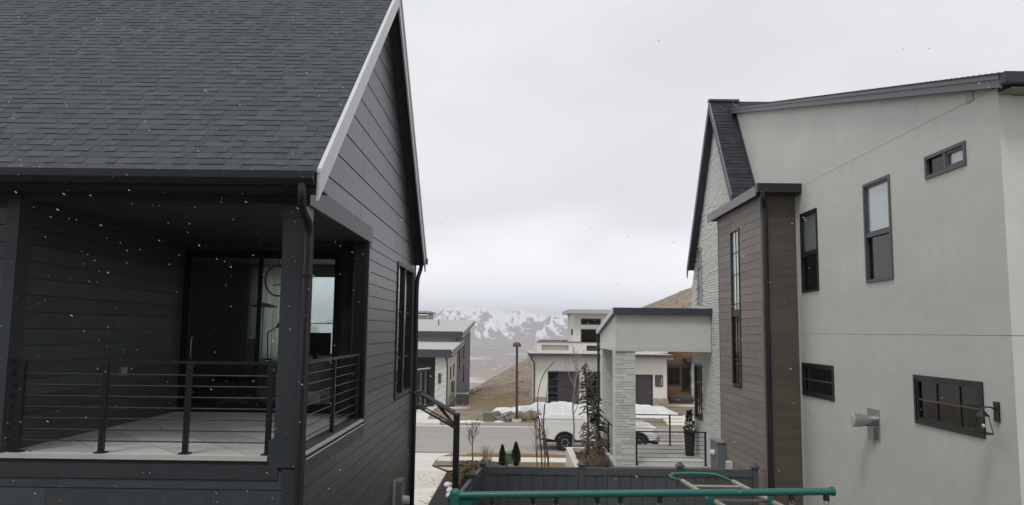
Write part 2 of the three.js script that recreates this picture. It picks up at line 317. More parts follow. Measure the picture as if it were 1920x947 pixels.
{ // driveway of the dark house, in panels with open joints
  const g = place('driveway', 'pale concrete driveway beside the charcoal house');
  const ds = [18.7, 22.2, 25.6, 29.0, 31.85], xs = [-9.4, -5.9, -2.52];
  for (let j = 0; j < 4; j++) for (let i = 0; i < 2; i++) {
    let P = rect(xs[i] + 0.006, xs[i + 1] - 0.006, ds[j] + 0.006, ds[j + 1] - 0.006);
    if (i === 1 && j === 3) P = [[xs[1] + 0.006, 29.006], [-2.55, 29.006], [-3.25, 30.4], [-3.25, 31.844], [xs[1] + 0.006, 31.844]];
    if (P[0][1] < 20) { P = P.map(q => [q[0], Math.max(q[1], 20.0)]); }
    slab(g, 'panel', concreteTones[(i + j) % 3], P);
  }
  slab(g, 'panel', concreteTones[1], [[-5.894, 31.86], [-3.25, 31.86], [-3.2, 33.2], [-2.62, 34.45], [-5.894, 34.45]], 0.018);
  slab(g, 'panel', concreteTones[2], [[-9.4, 31.86], [-5.906, 31.86], [-5.906, 34.45], [-10.1, 34.45]], 0.018);
  const s = place('sidewalk', 'pale concrete sidewalk along the near kerb');
  for (let x = -3.2; x < 16; x += 1.5) slab(s, 'panel', concreteTones[Math.floor(rnd() * 3)], rect(x + 0.008, x + 1.492, 31.86, 33.2), 0.022);
  for (let x = -21; x < -10; x += 1.5) slab(s, 'panel', concreteTones[Math.floor(rnd() * 3)], rect(x + 0.008, x + 1.492, 31.86, 33.2), 0.022);
  const f = place('driveway', 'concrete driveway across the street in front of the grey house');
  const gy = (x, d) => groundY(x, Math.max(d, 45.3));
  for (const [a, b, m] of [[45.06, 46.6, 1], [46.62, 48.6, 2], [48.62, 50.3, 0], [50.32, 52.1, 1]]) for (const [x0, x1] of [[-10.2, -7.7], [-7.68, -5.3 + (a < 46 ? 0.9 : 0)]]) slab(f, 'panel', concreteTones[m], rect(x0, x1, a, b), 0.03, 0.16, gy);
  slab(f, 'path', concreteTones[1], rect(-5.1, -2.9, 51.2, 51.9), 0.04, 0.12, gy);
  const bd = place('driveway', 'concrete driveway across the street right of the snow');
  for (const [x0, x1] of [[9.2, 12.4], [12.42, 16]]) for (const [a, b] of [[45.06, 47.6], [47.62, 52]]) slab(bd, 'panel', concreteTones[Math.floor(rnd() * 3)], rect(x0, x1, a, b), 0.05, 0.2, gy);
}
const deadGrass = M([0.42, 0.28, 0.135], 0.97, { map: T.dirt, bumpMap: T.stuccoBump, bumpScale: 0.05 });
const mulchMat = M([0.036, 0.033, 0.034], 0.97, { map: T.mulch, bumpMap: T.stuccoBump, bumpScale: 0.04 });
structure(slab(scene, 'grass_verge', deadGrass, rect(-2.0, 16, 33.25, 34.2), 0.015), 'strip of dead tan grass between sidewalk and kerb');
structure(slab(scene, 'mulch_bed', mulchMat, [[-2.5, 20.0], [-0.95, 20.0], [-0.95, 28.6], [-2.5, 28.98]], 0.008), 'black mulch bed beside the concrete driveway');
structure(slab(scene, 'gravel_patch', M([0.5, 0.42, 0.31], 0.95, { map: T.concrete }), [[-2.5, 29.2], [-1.9, 29.35], [-1.9, 30.3], [-3.1, 30.3]], 0.012), 'small tan gravel patch edged in black by the driveway');
{ const e = structure(put(scene, 'bed_edging', merged([[[-3.18, 30.4], [-2.5, 29.08]], [[-2.5, 29.08], [-1.85, 29.2]], [[-3.18, 30.4], [-1.85, 30.4]]].map(([a, b]) => rodG(onYard(a[0], a[1], 0.03), onYard(b[0], b[1], 0.03), 0.04, 0.04, 6))), blackMetal)); e.userData.label = 'black edging strip round the small gravel patch'; }
const lawn = slab(scene, 'lawn', M([0.36, 0.27, 0.15], 0.97, { map: T.dirt, bumpMap: T.stuccoBump, bumpScale: 0.05 }), rect(0.35, 2.0, 24, 31.8), 0.01);
structure(lawn, 'dead tan lawn behind the charcoal fence');
{ // snow lying across the street
  const top = (x) => pw(x, [[-1.7, 0.42], [-1.2, 0.62], [0, 0.78], [1.2, 1.0], [2.2, 1.34], [2.9, 1.2], [4, 1.02], [6, 0.98], [7.4, 0.94], [8.4, 1.05], [9.3, 0.9], [10, 0.72], [10.6, 0.6]]);
  const ds = span(45.75, 49.4, 26), g = heightfield(() => span(-2.2, 10.8, 110), ds, (x, d) => {
    const e = (d - 45.9) / 2.1, edge = fbm(x * 0.7, 3, 0.5, 3) * 0.5 + 1.35;
    const h = smooth(0 + edge, 0.72 + edge, d - 45.9) * smooth(-2.1, -0.9, x) * smooth(10.75, 9.4, x + 0.5 * fbm(d, 4, x, 2));
    const gy = groundY(x, d); return gy - 0.05 + Math.max(0, (Math.min(top(x), gy + 0.62) - gy + 0.08 + 0.24 * fbm(x * 1.5, 1, d * 1.5, 4))) * h * smooth(49.6, 48.2, d + 0.25 * fbm(x, 2, 1, 2));
  });
  structure(put(scene, 'snow_bank', g, snowMat), 'bank of old snow in front of the beige house');
  for (const [x, d, r, s] of [[-2.6, 45.75, 0.9, 0.35], [-0.9, 45.8, 0.35, 0.2], [-1.0, 46.7, 0.3, 0.3], [-2.2, 26.2, 0.16, 0.22], [-2.05, 25.2, 0.14, 0.3], [-2.0, 24.3, 0.12, 0.25]]) {
    const q = new THREE.SphereGeometry(1, 18, 10).toNonIndexed(), p = q.attributes.position;
    for (let i = 0; i < p.count; i++) { const k = 1 + 0.45 * fbm(p.getX(i) * 1.3 + x, p.getY(i), p.getZ(i) * 1.3 + d, 3); p.setXYZ(i, p.getX(i) * r * k, p.getY(i) * 0.09 * k, p.getZ(i) * s * k); }
    q.computeVertexNormals();
    structure(put(scene, 'snow_patch', q, snowMat, [x, groundY(x, d) + 0.02, -d]), 'small leftover patch of snow on the ground');
  }
}

// ---------------------------------------------------------------- charcoal house on the left
function lap(parent, name, mat, face, plane, a0, a1, y0, y1, a0t = a0, a1t = a1, th = 0.024, tt = 0.019) {
  const P = face === 'x' ? (a, y, o) => Q(plane + o, y, a) : face === 'x-' ? (a, y, o) => Q(plane - o, y, a) : (a, y, o) => Q(a, y, plane - o);
  return hex(parent, name, mat, [P(a0, y0, 0), P(a0, y0, th), P(a0t, y1, tt), P(a0t, y1, 0), P(a1, y0, 0), P(a1, y0, th), P(a1t, y1, tt), P(a1t, y1, 0)]);
}
function frameX(parent, name, mat, x0, x1, d0, d1, y0, y1, w = 0.06) {   // window frame lying in a wall that faces sideways
  return put(parent, name, merged([bxg(x0, x1, y1 - w, y1, d0, d1), bxg(x0, x1, y0, y0 + w, d0, d1), bxg(x0, x1, y0 + w, y1 - w, d0, d0 + w), bxg(x0, x1, y0 + w, y1 - w, d1 - w, d1)]), mat);
}
function frameZ(parent, name, mat, x0, x1, y0, y1, d0, d1, w = 0.06) {
  return put(parent, name, merged([bxg(x0, x1, y1 - w, y1, d0, d1), bxg(x0, x1, y0, y0 + w, d0, d1), bxg(x0, x0 + w, y0 + w, y1 - w, d0, d1), bxg(x1 - w, x1, y0 + w, y1 - w, d0, d1)]), mat);
}
const BH = 0.205;
{
  const L = thing('charcoal_house', 'dark charcoal sided house with steep shingled gable roof and covered corner deck', 'house', [-6.5, 0.4, -13.5]);
  const XR = -2.5, XL = -11, dF = 8.8, dB = 18.5, FY = 4.13, CY = 7.1, NX = -5.94, NB = 13.3;
  const dR = 13.36, YR = 11.98, dE = 8.3, YE = 7.42, sl = (YR - YE) / (dR - dE);
  const roofY = d => YR - sl * Math.abs(d - dR);
  // --- shell
  box(L, 'front_wall', charcoalWall, XL, XR, 0.3, FY - 0.13, dF, dF + 0.2);
  box(L, 'front_wall', charcoalWall, XL, NX, FY - 0.13, 7.3, dF, dF + 0.2);
  put(L, 'side_wall', flatG([[dF + 0.2, 0.3], [dB, 0.3], [dB, roofY(dB) - 0.12], [dR, YR - 0.14], [dF + 0.2, roofY(dF + 0.2) - 0.14]], [rect(9.08, 12.5, FY + 0.02, CY - 0.02), rect(15.7, 17.95, 4.2, 7.0)], 0.2, mapX(XR - 0.2)), charcoalWall);
  box(L, 'niche_wall', charcoalWall, NX - 0.2, NX, FY, 7.3, dF + 0.2, NB);
  box(L, 'back_wall', charcoalWall, -3.12, XR - 0.2, FY, 7.3, NB, NB + 0.2);
  box(L, 'back_wall', charcoalWall, NX, -3.12, 6.98, 7.3, NB, NB + 0.2);
  box(L, 'inner_wall', plaster, XL, NX - 0.0, FY, 7.3, NB, NB + 0.2);
  put(L, 'rear_wall', flatG(rect(XL, XR - 0.2, 0.3, 7.4), [rect(-6.38, -3.0, 4.95, 6.92)], 0.2, mapZ(dB)), plaster);
  box(L, 'left_wall', plaster, XL - 0.2, XL, 0.3, 7.4, dF, dB);
  box(L, 'room_floor', floorWood, XL, XR - 0.2, 3.9, 4.15, NB + 0.2, dB - 0.2);
  box(L, 'room_ceiling', plaster, XL, XR - 0.2, 7.16, 7.3, NB, dB - 0.2);
  box(L, 'deck_ceiling', M([0.05, 0.054, 0.06], 0.7), NX, XR - 0.2, CY, 7.2, dF + 0.2, NB);
  // --- lap siding, board by board
  const spotsOf = (a, b, n) => { const o = [a]; for (let i = 1; i < n; i++) o.push(a + (b - a) * (i / n) + rr(-0.5, 0.5)); o.push(b); return o; };
  const side = (a0, a1, y0, y1, t0 = a0, t1 = a1) => {
    const n = a1 - a0 > 6.5 ? (rnd() < 0.5 ? 3 : 2) : a1 - a0 > 3.4 && rnd() < 0.6 ? 2 : 1, c = spotsOf(a0, a1, n);
    for (let i = 0; i < n; i++) lap(L, 'siding_board', pick(charcoal), 'x', XR, c[i] + (i ? 0.005 : 0), c[i + 1] - (i < n - 1 ? 0.005 : 0), y0, y1, i ? c[i] + 0.005 : t0, i < n - 1 ? c[i + 1] - 0.005 : t1);
  };
  for (let y = 1.05; y < YR - 0.4; y += y > 7.2 ? 2 * BH : BH) {
    const y1 = y + (y > 7.2 ? 2 * BH - 0.017 : BH - 0.011), lo = dF + 0.12, hi = dB - 0.12;
    if (y < 3.85) side(lo, hi, y, y1);
    else if (y < 6.95) { side(12.58, 15.62, y, y1); if (y > 4.0) side(18.03, hi, y, y1); else side(15.624, hi, y, y1); }
    else if (y < 7.2) { side(12.72, hi, y, y1); }
    else { const g0 = d => Math.max(lo, dR - (YR - 0.1 - d) / sl), g1 = d => Math.min(hi, dR + (YR - 0.1 - d) / sl); side(g0(y), g1(y), y, y1, g0(y1), g1(y1)); }
  }
  for (let y = 2.94; y < FY - 0.25; y += BH) { const c = spotsOf(XL, XR - 0.14, 3); for (let i = 0; i < 3; i++) lap(L, 'siding_board', pick(charcoal), 'z', dF, c[i] + 0.002, c[i + 1] - 0.002, y, y + BH - 0.01); }
  for (let y = FY; y < 7.0; y += BH) {
    lap(L, 'siding_board', pick(charcoal), 'z', dF, XL, NX - 0.12, y, y + BH - 0.01);
    const c = rnd() < 0.5 ? [dF + 0.22, rr(10, 12), NB] : [dF + 0.22, NB];
    for (let i = 0; i + 1 < c.length; i++) lap(L, 'siding_board', pick(charcoal), 'x', NX, c[i] + 0.002, c[i + 1] - 0.002, y, y + BH - 0.01);
    lap(L, 'siding_board', pick(charcoal), 'z', NB, -3.06, XR - 0.22, y, y + BH - 0.01);
  }
  // --- trim
  box(L, 'corner_trim', charcoalTrim, NX - 0.12, NX + 0.03, FY, 7.15, dF - 0.03, dF + 0.22);
  box(L, 'corner_trim', charcoalTrim, XR - 0.14, XR + 0.036, 0.4, FY - 0.14, dF - 0.036, dF + 0.12);
  box(L, 'corner_trim', charcoalTrim, XR - 0.1, XR + 0.036, 0.4, 7.35, dB - 0.12, dB + 0.02);
  box(L, 'fascia_band', charcoalTrim, XR - 0.02, XR + 0.045, CY - 0.03, 7.33, dF - 0.02, 12.7);
  box(L, 'front_beam', charcoalTrim, XL, XR + 0.0, CY - 0.02, 7.32, dF - 0.01, dF + 0.2);
  box(L, 'opening_trim', charcoalTrim, XR - 0.22, XR + 0.038, FY - 0.1, CY - 0.03, 12.5, 12.58);
  box(L, 'deck_fascia', charcoalTrim, XL, XR - 0.2, FY - 0.26, FY - 0.1, dF - 0.034, dF);
  box(L, 'deck_fascia', charcoalTrim, XR, XR + 0.03, FY - 0.26, FY - 0.1, dF + 0.1, 12.56);
  // --- corner column with a boxed base and cap
  const col = box(L, 'column', charcoalTrim, -2.77, XR - 0.005, 4.32, 6.92, dF + 0.0, dF + 0.26);
  box(col, 'column_base', charcoalTrim, -2.82, XR + 0.02, FY - 0.12, 4.32, dF - 0.03, dF + 0.3);
  box(col, 'column_cap', charcoalTrim, -2.80, XR + 0.01, 6.92, CY - 0.022, dF - 0.02, dF + 0.28);
  // --- deck floor: slabs laid on the diagonal, cut to the deck
  const bed = box(L, 'deck', M([0.06, 0.06, 0.058], 0.9), NX, XR - 0.0, FY - 0.12, FY - 0.022, dF, NB);
  const clipPoly = (P, axis, v, keepLess) => { const o = []; for (let i = 0; i < P.length; i++) { const a = P[i], b = P[(i + 1) % P.length], ia = keepLess ? a[axis] <= v : a[axis] >= v, ib = keepLess ? b[axis] <= v : b[axis] >= v; if (ia) o.push(a); if (ia !== ib) { const t = (v - a[axis]) / (b[axis] - a[axis]); o.push([a[0] + (b[0] - a[0]) * t, a[1] + (b[1] - a[1]) * t]); } } return o; };
  const ca = Math.cos(0.75), sa = Math.sin(0.75);
  for (let i = -14; i < 14; i++) for (let j = -8; j < 9; j++) {
    const w = 0.62, h = 1.24, u0 = i * w, v0 = j * h + (i % 2 ? h / 2 : 0), G = 0.008;
    let P = [[u0 + G, v0 + G], [u0 + w - G, v0 + G], [u0 + w - G, v0 + h - G], [u0 + G, v0 + h - G]].map(([u, v]) => [-4.2 + u * ca - v * sa, 11 + u * sa + v * ca]);
    for (const [ax, v, k] of [[0, NX + 0.02, false], [0, XR - 0.01, true], [1, dF + 0.06, false], [1, NB - 0.03, true]]) { P = clipPoly(P, ax, v, k); if (P.length < 3) break; }
    if (P.length < 3) continue;
    let A = 0; P.forEach((p, k) => { const q = P[(k + 1) % P.length]; A += p[0] * q[1] - p[1] * q[0]; }); if (Math.abs(A) < 0.01) continue;
    slab(bed, 'paver', pick(deckTones), P, 0, 0.02, () => FY);
  }
  box(L, 'deck_edge', deckEdge, NX, -2.83, FY - 0.05, FY + 0.004, dF - 0.035, dF + 0.055);
  box(L, 'deck_edge', deckEdge, XR - 0.008, XR + 0.035, FY - 0.03, FY + 0.006, 9.07, 12.49);
  box(L, 'deck_flashing', whitePlastic, XR + 0.03, XR + 0.042, FY - 0.085, FY - 0.072, 9.07, 12.49);
  // --- sliding glass door
  const sd = frameZ(L, 'sliding_door', blackMetal, NX + 0.002, -3.12, FY + 0.02, 6.98, NB + 0.02, NB + 0.14, 0.07);
  const leaf = (x0, x1, d, gm) => { const s = frameZ(sd, 'door_leaf', blackMetal, x0, x1, FY + 0.09, 6.91, d, d + 0.045, 0.06); return box(s, 'pane', gm, x0 + 0.06, x1 - 0.06, FY + 0.15, 6.85, d + 0.018, d + 0.024) && s; };
  leaf(NX + 0.075, -4.53, NB + 0.035, glass([0.6, 0.63, 0.64])); leaf(-4.62, -3.19, NB + 0.086, paneDim);
  put(sd, 'handle', tubeG([[-5.72, 5.05, NB + 0.02], [-5.72, 5.1, NB - 0.02], [-5.72, 5.25, NB - 0.03], [-5.72, 5.4, NB - 0.02], [-5.72, 5.45, NB + 0.02]], 0.012), steel);
  // --- rear and side windows
  const rw = frameZ(L, 'rear_window', blackMetal, -6.38, -3.0, 4.95, 6.92, dB - 0.14, dB - 0.06, 0.05);
  for (const x of [-5.05, -4.12]) box(rw, 'mullion', blackMetal, x - 0.035, x + 0.035, 5.0, 6.87, dB - 0.13, dB - 0.07);
  for (const [a, b] of [[-6.33, -5.085], [-5.015, -4.155], [-4.085, -3.05]]) { box(rw, 'pane', pane, a, b, 5.0, 6.87, dB - 0.1, dB - 0.094); }
  box(rw, 'glazing_bar', whitePlastic, -6.33, -3.05, 5.72, 5.745, dB - 0.128, dB - 0.11);
  const sw = frameX(L, 'side_window', blackMetal, XR - 0.1, XR + 0.045, 15.66, 17.99, 4.16, 7.04, 0.075);
  for (const d of [16.75]) box(sw, 'mullion', blackMetal, XR - 0.08, XR + 0.03, 4.235, 6.965, d - 0.05, d + 0.05);
  for (const [a, b] of [[15.735, 16.7], [16.8, 17.915]]) { box(sw, 'pane', paneDim, XR - 0.035, XR - 0.029, 4.235, 6.965, a, b); box(sw, 'glazing_bar', blackMetal, XR - 0.028, XR - 0.012, 4.98, 5.01, a, b); box(sw, 'glazing_bar', blackMetal, XR - 0.028, XR - 0.012, 5.98, 6.0, a, b); }
  // --- roof
  const XG = -2.22, deckT = 0.14, cosA = 1 / Math.hypot(1, sl), sinA = sl * cosA;
  const rf = put(L, 'roof', flatG([[dE, YE - 0.06], [dR, YR - 0.06], [2 * dR - dE, YE - 0.06], [2 * dR - dE, YE - 0.2], [dR, YR - 0.22], [dE, YE - 0.2]], [], XG - 0.03 - XL + 0.3, mapX(XL - 0.3)), M([0.03, 0.031, 0.034], 0.85));
  const len = Math.hypot(dR - dE, YR - YE), e = 0.143, N = Math.floor(len / e);
  const Rp = (s, x, o) => Q(x, YE - 0.06 + s * sinA + o * cosA, dE + s * cosA - o * sinA);
  const many = []; let single = 0;
  for (let c = 0; c <= N; c++) {
    let x = XG - 0.0; const s0 = c * e - (c ? 0 : 0.03), s1 = Math.min((c + 1) * e + 0.02, len); let thick = rnd() < 0.5;
    while (x > XL - 0.2) {
      const w = rr(0.09, 0.24) * (rnd() < 0.2 ? 1.7 : 1), x0 = Math.max(x - w, XL - 0.28), d = dE + s0 * cosA;
      const t = thick ? rr(0.012, 0.016) : rr(0.007, 0.009), k = Math.floor(rnd() * 4), jag = thick ? rr(-0.006, 0.004) : 0;
      const pts = [Rp(s0 + jag, x0 + 0.001, 0), Rp(s0 + jag, x0 + 0.001, t), Rp(s1, x0 + 0.001, 0.004), Rp(s1, x0 + 0.001, 0), Rp(s0 + jag, x - 0.001, 0), Rp(s0 + jag, x - 0.001, t), Rp(s1, x - 0.001, 0.004), Rp(s1, x - 0.001, 0)];
      const inView = x > -0.7 * d - 0.1;
      if (inView && single < 300) { hex(rf, 'shingle', roofTones[k], pts); single++; }
      else { const g = hexG(pts), c3 = roofTones[k].color, col3 = new Float32Array(g.attributes.position.count * 3); for (let i = 0; i < col3.length; i += 3) { col3[i] = c3.r; col3[i + 1] = c3.g; col3[i + 2] = c3.b; } g.setAttribute('color', new THREE.BufferAttribute(col3, 3)); g.translate(...g.userData.c); many.push(g); }
      thick = !thick || rnd() < 0.2; x = x0;
    }
  }
  const rest = put(rf, 'shingles', merged(many), roofMany); rest.userData = { kind: 'stuff', label: 'the remaining dark shingles up the roof' };
  // rakes: a broad grey board with a narrow cap, in two lengths each, and the soffit behind it
  const rake = (d0, d1, mat, y0 = -0.37, y1 = 0.0, x0 = XG - 0.03, x1 = XG) => hex(L, 'rake_board', mat, [Q(x0, roofY(d0) + y0, d0), Q(x1, roofY(d0) + y0, d0), Q(x1, roofY(d0) + y1, d0), Q(x0, roofY(d0) + y1, d0), Q(x0, roofY(d1) + y0, d1), Q(x1, roofY(d1) + y0, d1), Q(x1, roofY(d1) + y1, d1), Q(x0, roofY(d1) + y1, d1)]);
  rake(dE - 0.02, 10.46, greyFascia); rake(10.466, dR - 0.002, greyFascia); rake(dR + 0.002, 2 * dR - dE + 0.02, greyFascia);
  rake(dE - 0.04, dR - 0.002, greyFascia, -0.085, 0.012, XG, XG + 0.022); rake(dR + 0.002, 2 * dR - dE + 0.04, greyFascia, -0.085, 0.012, XG, XG + 0.022);
  for (const [a, b] of [[dE, dR], [dR, 2 * dR - dE]]) hex(L, 'soffit', charcoalTrim, [Q(XR, roofY(a) - 0.23, a), Q(XG - 0.03, roofY(a) - 0.23, a), Q(XG - 0.03, roofY(a) - 0.21, a), Q(XR, roofY(a) - 0.21, a), Q(XR, roofY(b) - 0.23, b), Q(XG - 0.03, roofY(b) - 0.23, b), Q(XG - 0.03, roofY(b) - 0.21, b), Q(XR, roofY(b) - 0.21, b)]);
  box(L, 'eave_soffit', charcoalTrim, XL - 0.3, XG - 0.03, 7.19, 7.215, dE + 0.02, dF + 0.0);
  box(L, 'eave_fascia', charcoalTrim, XL - 0.3, XG - 0.03, 7.19, 7.37, dE - 0.0, dE + 0.02);
  // gutter: open channel with a rolled lip
  const gp = [[dE - 0.005, 7.37], [dE - 0.005, 7.2], [dE - 0.09, 7.2], [dE - 0.125, 7.27], [dE - 0.128, 7.355], [dE - 0.115, 7.362], [dE - 0.108, 7.352], [dE - 0.108, 7.275], [dE - 0.083, 7.215], [dE - 0.02, 7.215], [dE - 0.02, 7.37]];
  const gut = put(L, 'gutter', flatG(gp, [], XG - 0.06 - XL + 0.3, mapX(XL - 0.3)), blackGutter);
  put(gut, 'gutter_end', flatG([gp[0], gp[1], gp[2], gp[3], gp[4]], [], 0.012, mapX(XG - 0.06)), blackGutter);
  const gr = put(L, 'rear_gutter', flatG([[2 * dR - dE + 0.005, 7.37], [2 * dR - dE + 0.12, 7.36], [2 * dR - dE + 0.09, 7.22], [2 * dR - dE + 0.005, 7.22]], [], XG + 0.04 - XL, mapX(XL)), blackGutter);
  // downspouts
  const dsp = put(L, 'downspout', tubeG([[-2.4, 7.22, 8.24], [-2.4, 7.1, 8.24], [-2.41, 6.98, 8.3], [-2.42, 6.84, 8.62], [-2.425, 6.74, 8.7], [-2.425, 6.55, 8.71], [-2.425, 5, 8.71], [-2.425, 1.2, 8.71]], 0.05, 90, 10), blackGutter);
  for (const y of [6.2, 3.55]) box(dsp, 'strap', blackMetal, -2.485, -2.365, y, y + 0.03, 8.65, 8.775);
  const ds2 = put(L, 'downspout', tubeG([[-2.34, 7.25, 18.44], [-2.34, 7.12, 18.44], [-2.38, 6.98, 18.42], [-2.41, 6.85, 18.4], [-2.41, 5, 18.4], [-2.41, 0.6, 18.4]], 0.05, 70, 10), blackGutter);
  // outlet cover on the deck wall
  const oc = box(L, 'outlet_cover', boxGrey, NX + 0.012, NX + 0.07, 4.86, 5.0, 11.25, 11.42); box(oc, 'cover_lid', M([0.28, 0.29, 0.3], 0.4), NX + 0.07, NX + 0.085, 4.87, 4.99, 11.26, 11.41);
}
function railing(name, label, posts, topRail, rods, pos) {
  const t = thing(name, label, 'railing', pos);
  posts.forEach(([x, y0, y1, d]) => { const p = box(t, 'post', blackMetal, x - 0.028, x + 0.028, y0, y1, d - 0.028, d + 0.028); box(p, 'foot_plate', blackMetal, x - 0.06, x + 0.06, y0, y0 + 0.012, d - 0.06, d + 0.06); });
  topRail.forEach(([a, b]) => { const dx = Math.abs(a[0] - b[0]) > Math.abs(a[2] - b[2]); box(t, 'top_rail', blackMetal, dx ? a[0] : a[0] - 0.028, dx ? b[0] : a[0] + 0.028, a[1], a[1] + 0.035, dx ? a[2] - 0.028 : a[2], dx ? a[2] + 0.028 : b[2]); });
  rods.forEach(([a, b]) => put(t, 'rod', rodG(Q(...a), Q(...b), 0.0085, 0.0085, 8), blackMetal));
  return t;
}
const rodRows = (a, b, y0, n, step) => Array.from({ length: n }, (_, i) => [[a[0], y0 + i * step, a[1]], [b[0], y0 + i * step, b[1]]]);
railing('deck_railing', 'black railing along the front edge of the covered deck', [[-5.78, 4.136, 5.17, 8.87], [-4.8, 4.136, 5.17, 8.87], [-3.82, 4.136, 5.17, 8.87], [-2.86, 4.136, 5.17, 8.87]], [[[-5.9, 5.17, 8.87], [-2.77, 5.17, 8.87]]], rodRows([-5.9, 8.87], [-2.78, 8.87], 4.27, 7, 0.128), [-4.3, 4.136, -8.87]);
railing('deck_railing', 'black railing along the side edge of the covered deck', [[-2.57, 4.136, 5.17, 10.75], [-2.57, 4.136, 5.17, 12.36]], [[[-2.57, 5.17, 9.1], [-2.57, 5.17, 12.49]]], rodRows([-2.57, 9.1], [-2.57, 12.49], 4.27, 7, 0.128), [-2.57, 4.136, -10.8]);
{ // electric meter low on the side wall
  const t = thing('electric_meter', 'grey electric meter box on the charcoal house side wall', 'meter box', [-2.4, 1.2, -16.2]);
  box(t, 'cabinet', boxGrey, -2.478, -2.32, 1.35, 2.45, 15.95, 16.45);
  box(t, 'back_plate', M([0.42, 0.43, 0.44], 0.5), -2.479, -2.44, 1.3, 2.5, 15.86, 15.945);
  const m = put(t, 'meter_dial', new THREE.CylinderGeometry(0.085, 0.095, 0.13, 20).rotateZ(-Math.PI / 2).toNonIndexed(), whitePlastic, [-2.255, 2.02, -16.25]);
  put(t, 'conduit', rodG(Q(-2.44, 1.36, 16.2), Q(-2.44, 0.6, 16.2), 0.03, 0.03, 10), boxGrey);
}
{ // the room behind the sliding door
  const dk = thing('desk', 'pale desk with drawers inside the room behind the sliding door', 'desk', [-4.3, 4.15, -15.2]);
  const white = M([0.62, 0.62, 0.60], 0.5), oak = M([0.42, 0.32, 0.2], 0.6, { map: T.wood });
  box(dk, 'desk_top', white, -5.25, -3.45, 4.93, 4.97, 14.75, 15.6);
  box(dk, 'side_panel', white, -3.78, -3.5, 4.15, 4.93, 14.78, 15.55);
  const dr = box(dk, 'drawer_unit', oak, -5.2, -4.55, 4.15, 4.93, 14.85, 15.5);
  for (let i = 0; i < 3; i++) box(dr, 'drawer_front', oak, -5.18, -4.57, 4.18 + i * 0.25, 4.41 + i * 0.25, 14.83, 14.85);
  const mo = thing('computer_monitor', 'dark computer monitor on the pale desk', 'monitor', [-4, 4.97, -15.2]);
  box(mo, 'screen', M([0.012, 0.012, 0.014], 0.3), -4.33, -3.72, 5.1, 5.52, 15.18, 15.22);
  box(mo, 'stand', blackMetal, -4.08, -3.98, 4.985, 5.3, 15.22, 15.25); box(mo, 'foot', blackMetal, -4.18, -3.88, 4.972, 4.985, 15.15, 15.35);
  const lp = thing('desk_lamp', 'black jointed desk lamp on the pale desk', 'lamp', [-4.95, 4.97, -15.05]);
  put(lp, 'lamp_base', new THREE.CylinderGeometry(0.09, 0.1, 0.025, 20).toNonIndexed(), blackMetal, [-4.93, 4.984, -15.05]);
  put(lp, 'arm', rodG(Q(-4.93, 4.99, 15.05), Q(-4.96, 5.5, 15.05), 0.012), blackMetal); put(lp, 'arm', rodG(Q(-4.96, 5.5, 15.05), Q(-4.74, 5.66, 15.05), 0.012), blackMetal);
  put(lp, 'lamp_head', new THREE.LatheGeometry([[0.02, 0.1], [0.05, 0.095], [0.09, 0.05], [0.105, -0.02], [0.1, -0.02], [0.085, 0.045], [0.02, 0.09]].map(p => new THREE.Vector2(...p)), 22).toNonIndexed(), blackMetal, [-4.68, 5.63, -15.05]);
  const ch = thing('office_chair', 'pale office chair inside by the left door pane', 'chair', [-5.3, 4.15, -14.35]);
  const cw = M([0.42, 0.43, 0.43], 0.7);
  hex(ch, 'backrest', cw, [Q(-5.12, 4.72, 14.1), Q(-5.06, 4.72, 14.1), Q(-4.94, 5.4, 14.12), Q(-5.0, 5.4, 14.12), Q(-5.12, 4.72, 14.55), Q(-5.06, 4.72, 14.55), Q(-4.94, 5.4, 14.53), Q(-5.0, 5.4, 14.53)]);
  box(ch, 'seat', M([0.06, 0.06, 0.06], 0.8), -5.58, -5.1, 4.6, 4.68, 14.1, 14.58); put(ch, 'column', rodG(Q(-5.34, 4.25, 14.34), Q(-5.34, 4.6, 14.34), 0.03), steel);
  for (let i = 0; i < 5; i++) { const a = i * 1.2566; put(ch, 'leg', rodG(Q(-5.34, 4.28, 14.34), Q(-5.34 + 0.29 * Math.cos(a), 4.18, 14.34 + 0.29 * Math.sin(a)), 0.025, 0.018), cw); }
  const pd = thing('pendant_light', 'brass ring pendant light hanging in the room', 'pendant light', [-4.94, 7.16, -15.5]);
  const brass = M([0.25, 0.2, 0.12], 0.35, { metal: 0.8 });
  put(pd, 'ring', new THREE.TorusGeometry(0.31, 0.018, 8, 40).rotateY(0.95).toNonIndexed(), brass, [-4.94, 6.58, -15.5]); put(pd, 'cross_bar', rodG(Q(-5.12, 6.5, 15.75), Q(-4.76, 6.5, 15.25), 0.012), brass); put(pd, 'stem', rodG(Q(-4.94, 6.88, 15.5), Q(-4.94, 7.16, 15.5), 0.012), brass);
  const sheer = new THREE.MeshPhysicalMaterial({ color: new THREE.Color().setRGB(0.88, 0.9, 0.86), roughness: 1, transmission: 0.6, thickness: 0 });
  const pleat = (x0, x1, y0, y1, d, n) => { const p = [], W = 90; for (let i = 0; i <= W; i++) p.push([lerp(x0, x1, i / W), d + 0.045 * Math.sin(i / W * n * 6.283) + 0.015 * Math.sin(i * 0.9)]); const s = new THREE.PlaneGeometry(1, 1, W, 1).toNonIndexed(), q = s.attributes.position; for (let i = 0; i < q.count; i++) { const k = Math.round((q.getX(i) + 0.5) * W); q.setXYZ(i, p[k][0], q.getY(i) > 0 ? y1 : y0, -p[k][1]); } s.computeVertexNormals(); return s; };
  tag(put(scene, 'curtain', pleat(-6.45, -5.66, 4.2, 7.1, 18.1, 9), sheer), 'long sheer curtain left of the rear window', 'curtain');
